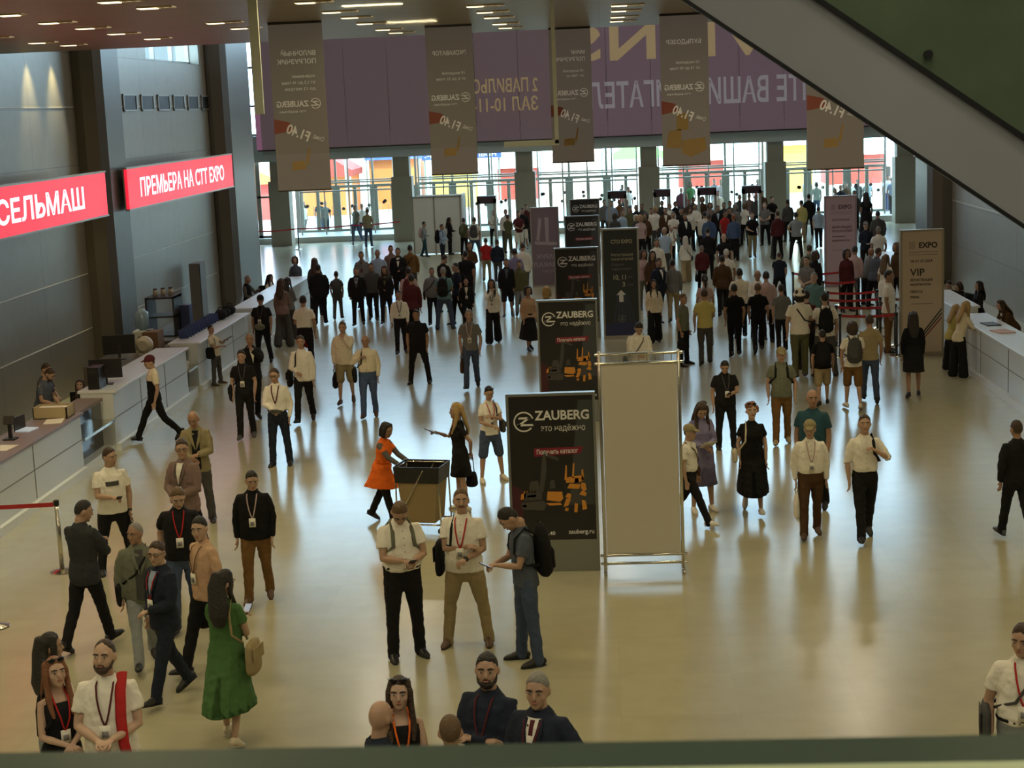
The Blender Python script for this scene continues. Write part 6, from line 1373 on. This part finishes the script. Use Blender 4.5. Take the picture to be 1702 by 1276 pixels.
# registration queue on the right
RG = 'people queuing at the registration desk'
for a in [
 ('1475,448;1477,585', 70, 'sdp', 't:wh', 'p:rb', 'man in white T-shirt and brown trousers in profile before the cream board', 's:bk'),
 ('1421,408', 155, 'sdn', 'l:pk', 'p:bk', 'man in pink shirt leaning in beside the lilac registration board', 's:bk'),
 ('1407,413', 20, 'sdd', 'l:mr', 'p:bk', 'dark haired woman just left of the pink shirt', 'm:bk'),
 ('1472,422', 140, 'sdd', 'd:wh:.5', 'p:bk', 'fair haired woman in long white dress at the registration desk', 'l:lb'),
 ('1460,411', 120, 'snn', 'l:sl', 'p:bk', 'man in slate shirt bending to the registration desk', 's:br'),
 ('1448,412', 110, 'snn', 'l:gy', 'p:bk', 'balding man in grey bending to the registration desk', 'b'),
 ('1439,368', 10, 'shh', 'l:nv', 'p:bk', 'man in navy shirt and grey cap facing the camera by the registration board', 's:bk'),
 ('1460,375', 182, 'sdd', 't:wh', 'p:bg', 'man in white T-shirt beside the grey cap', 'x:gy'),
 ('1459,350', 182, 'sdd', 'l:dg', 'p:bk', 'broad man in dark shirt behind the white T-shirt and grey cap', 's:bk'),
 ('1434,314;1440,400', 182, 'sdd', 'd:bk:.3', 'p:bk', 'tall woman in long black dress right of the lilac registration board', 'l:bk'),
 ('1490,402', -60, 'sdd', 'l:br', 'p:bk', 'woman with brown hair peeking out left of the cream board', 'm:lb'),
 ('1388,313', 0, 'sdd', 'l:wh', 'p:bk', 'person in white left above the lilac registration board', 's:bk'),
 ('1397,307', 0, 'sdd', 'l:bk', 'p:bk', 'person in black above the lilac registration board', 's:rd'),
 ('1406,303', 0, 'sdd', 'l:br', 'p:bk', 'person in brown above the lilac registration board', 's:br'),
 ('1413,300', 0, 'sdd', 'l:wh', 'p:bk', 'person in white above the lilac registration board, highest head', 's:rd'),
 ('1420,316', 0, 'sdd', 'l:dg', 'p:bk', 'person in dark grey at the right corner of the lilac registration board', 's:bk'),
 ('1425,298', 0, 'sdd', 'l:bk', 'p:bk', 'person in black in the doorway right of the lilac registration board', 's:br'),
 ('1408,291', 0, 'sdd', 'l:dg', 'p:bk', 'person in dark grey farthest back above the lilac registration board', 's:br'),
]:
    lab = a[5]; F(a[0], *a[1:5], lab, a[6], fem='woman' in lab, group=RG, ex='cap:gy' if 'and grey cap facing' in lab else '', h=1.64 if 'balding man in grey bending' in lab else 1.74, build=.6 if 'broad' in lab else .2, lean=14 if 'bending' in lab or 'leaning' in lab else 0)
# people outside and in the doorways
OG = 'people outside the entrance doors'
for k, (x, y, c, hd, lab) in enumerate([(504, 335, 'wh', 60, 'person in white pointing behind the leftmost doors'), (530, 332, 'nv', 0, 'person in navy outside the leftmost doors'), (540, 334, 'gy', 20, 'person in grey beside the navy one outside the leftmost doors'), (590, 340, 'gg', -40, 'person in grey green outside the leftmost doors'), (601, 338, 'wh', 0, 'person in white outside the leftmost doors, right part'), (610, 346, 'kh', 180, 'person in khaki outside the leftmost doors, by the right pillar'),
     (1034, 306, 'rd', 0, 'person in red outside the middle doors'), (1044, 310, 'wh', 30, 'person in white beside the red one outside the middle doors'), (1148, 302, 'gn', 20, 'person in green outside the fourth doors'), (1187, 297, 'gy', 0, 'person in grey outside the fourth doors'), (1198, 298, 'pk', 0, 'person in pink outside the fourth doors'), (1259, 297, 'rd', 0, 'person in red outside the fourth doors, right part'),
     (1342, 293, 'lb', 0, 'person in light blue outside the rightmost doors'), (1357, 302, 'gg', 180, 'person in grey green entering by the rightmost doors'), (1442, 297, 'ld', 0, 'person in pale grey inside the rightmost doors'), (1476, 290, 'wh', 0, 'person in white stepping in at the rightmost doors'), (1483, 294, 'lb', 10, 'person in light blue behind the white one at the rightmost doors')]):
    d = ray(x, y-1); t = (.28+1.70-CAMZ)/d.z; Y = d.y*t
    if Y < 83.5: z0 = .28
    F('%d,%d' % (x, y), hd, 'qdd', 't:' + c, 'p:' + ('dn' if k % 2 else 'dg'), lab, ['s:bk', 's:br', 's:lb'][k % 3], group=OG, h=1.72, sit=-.28)
finish_people()
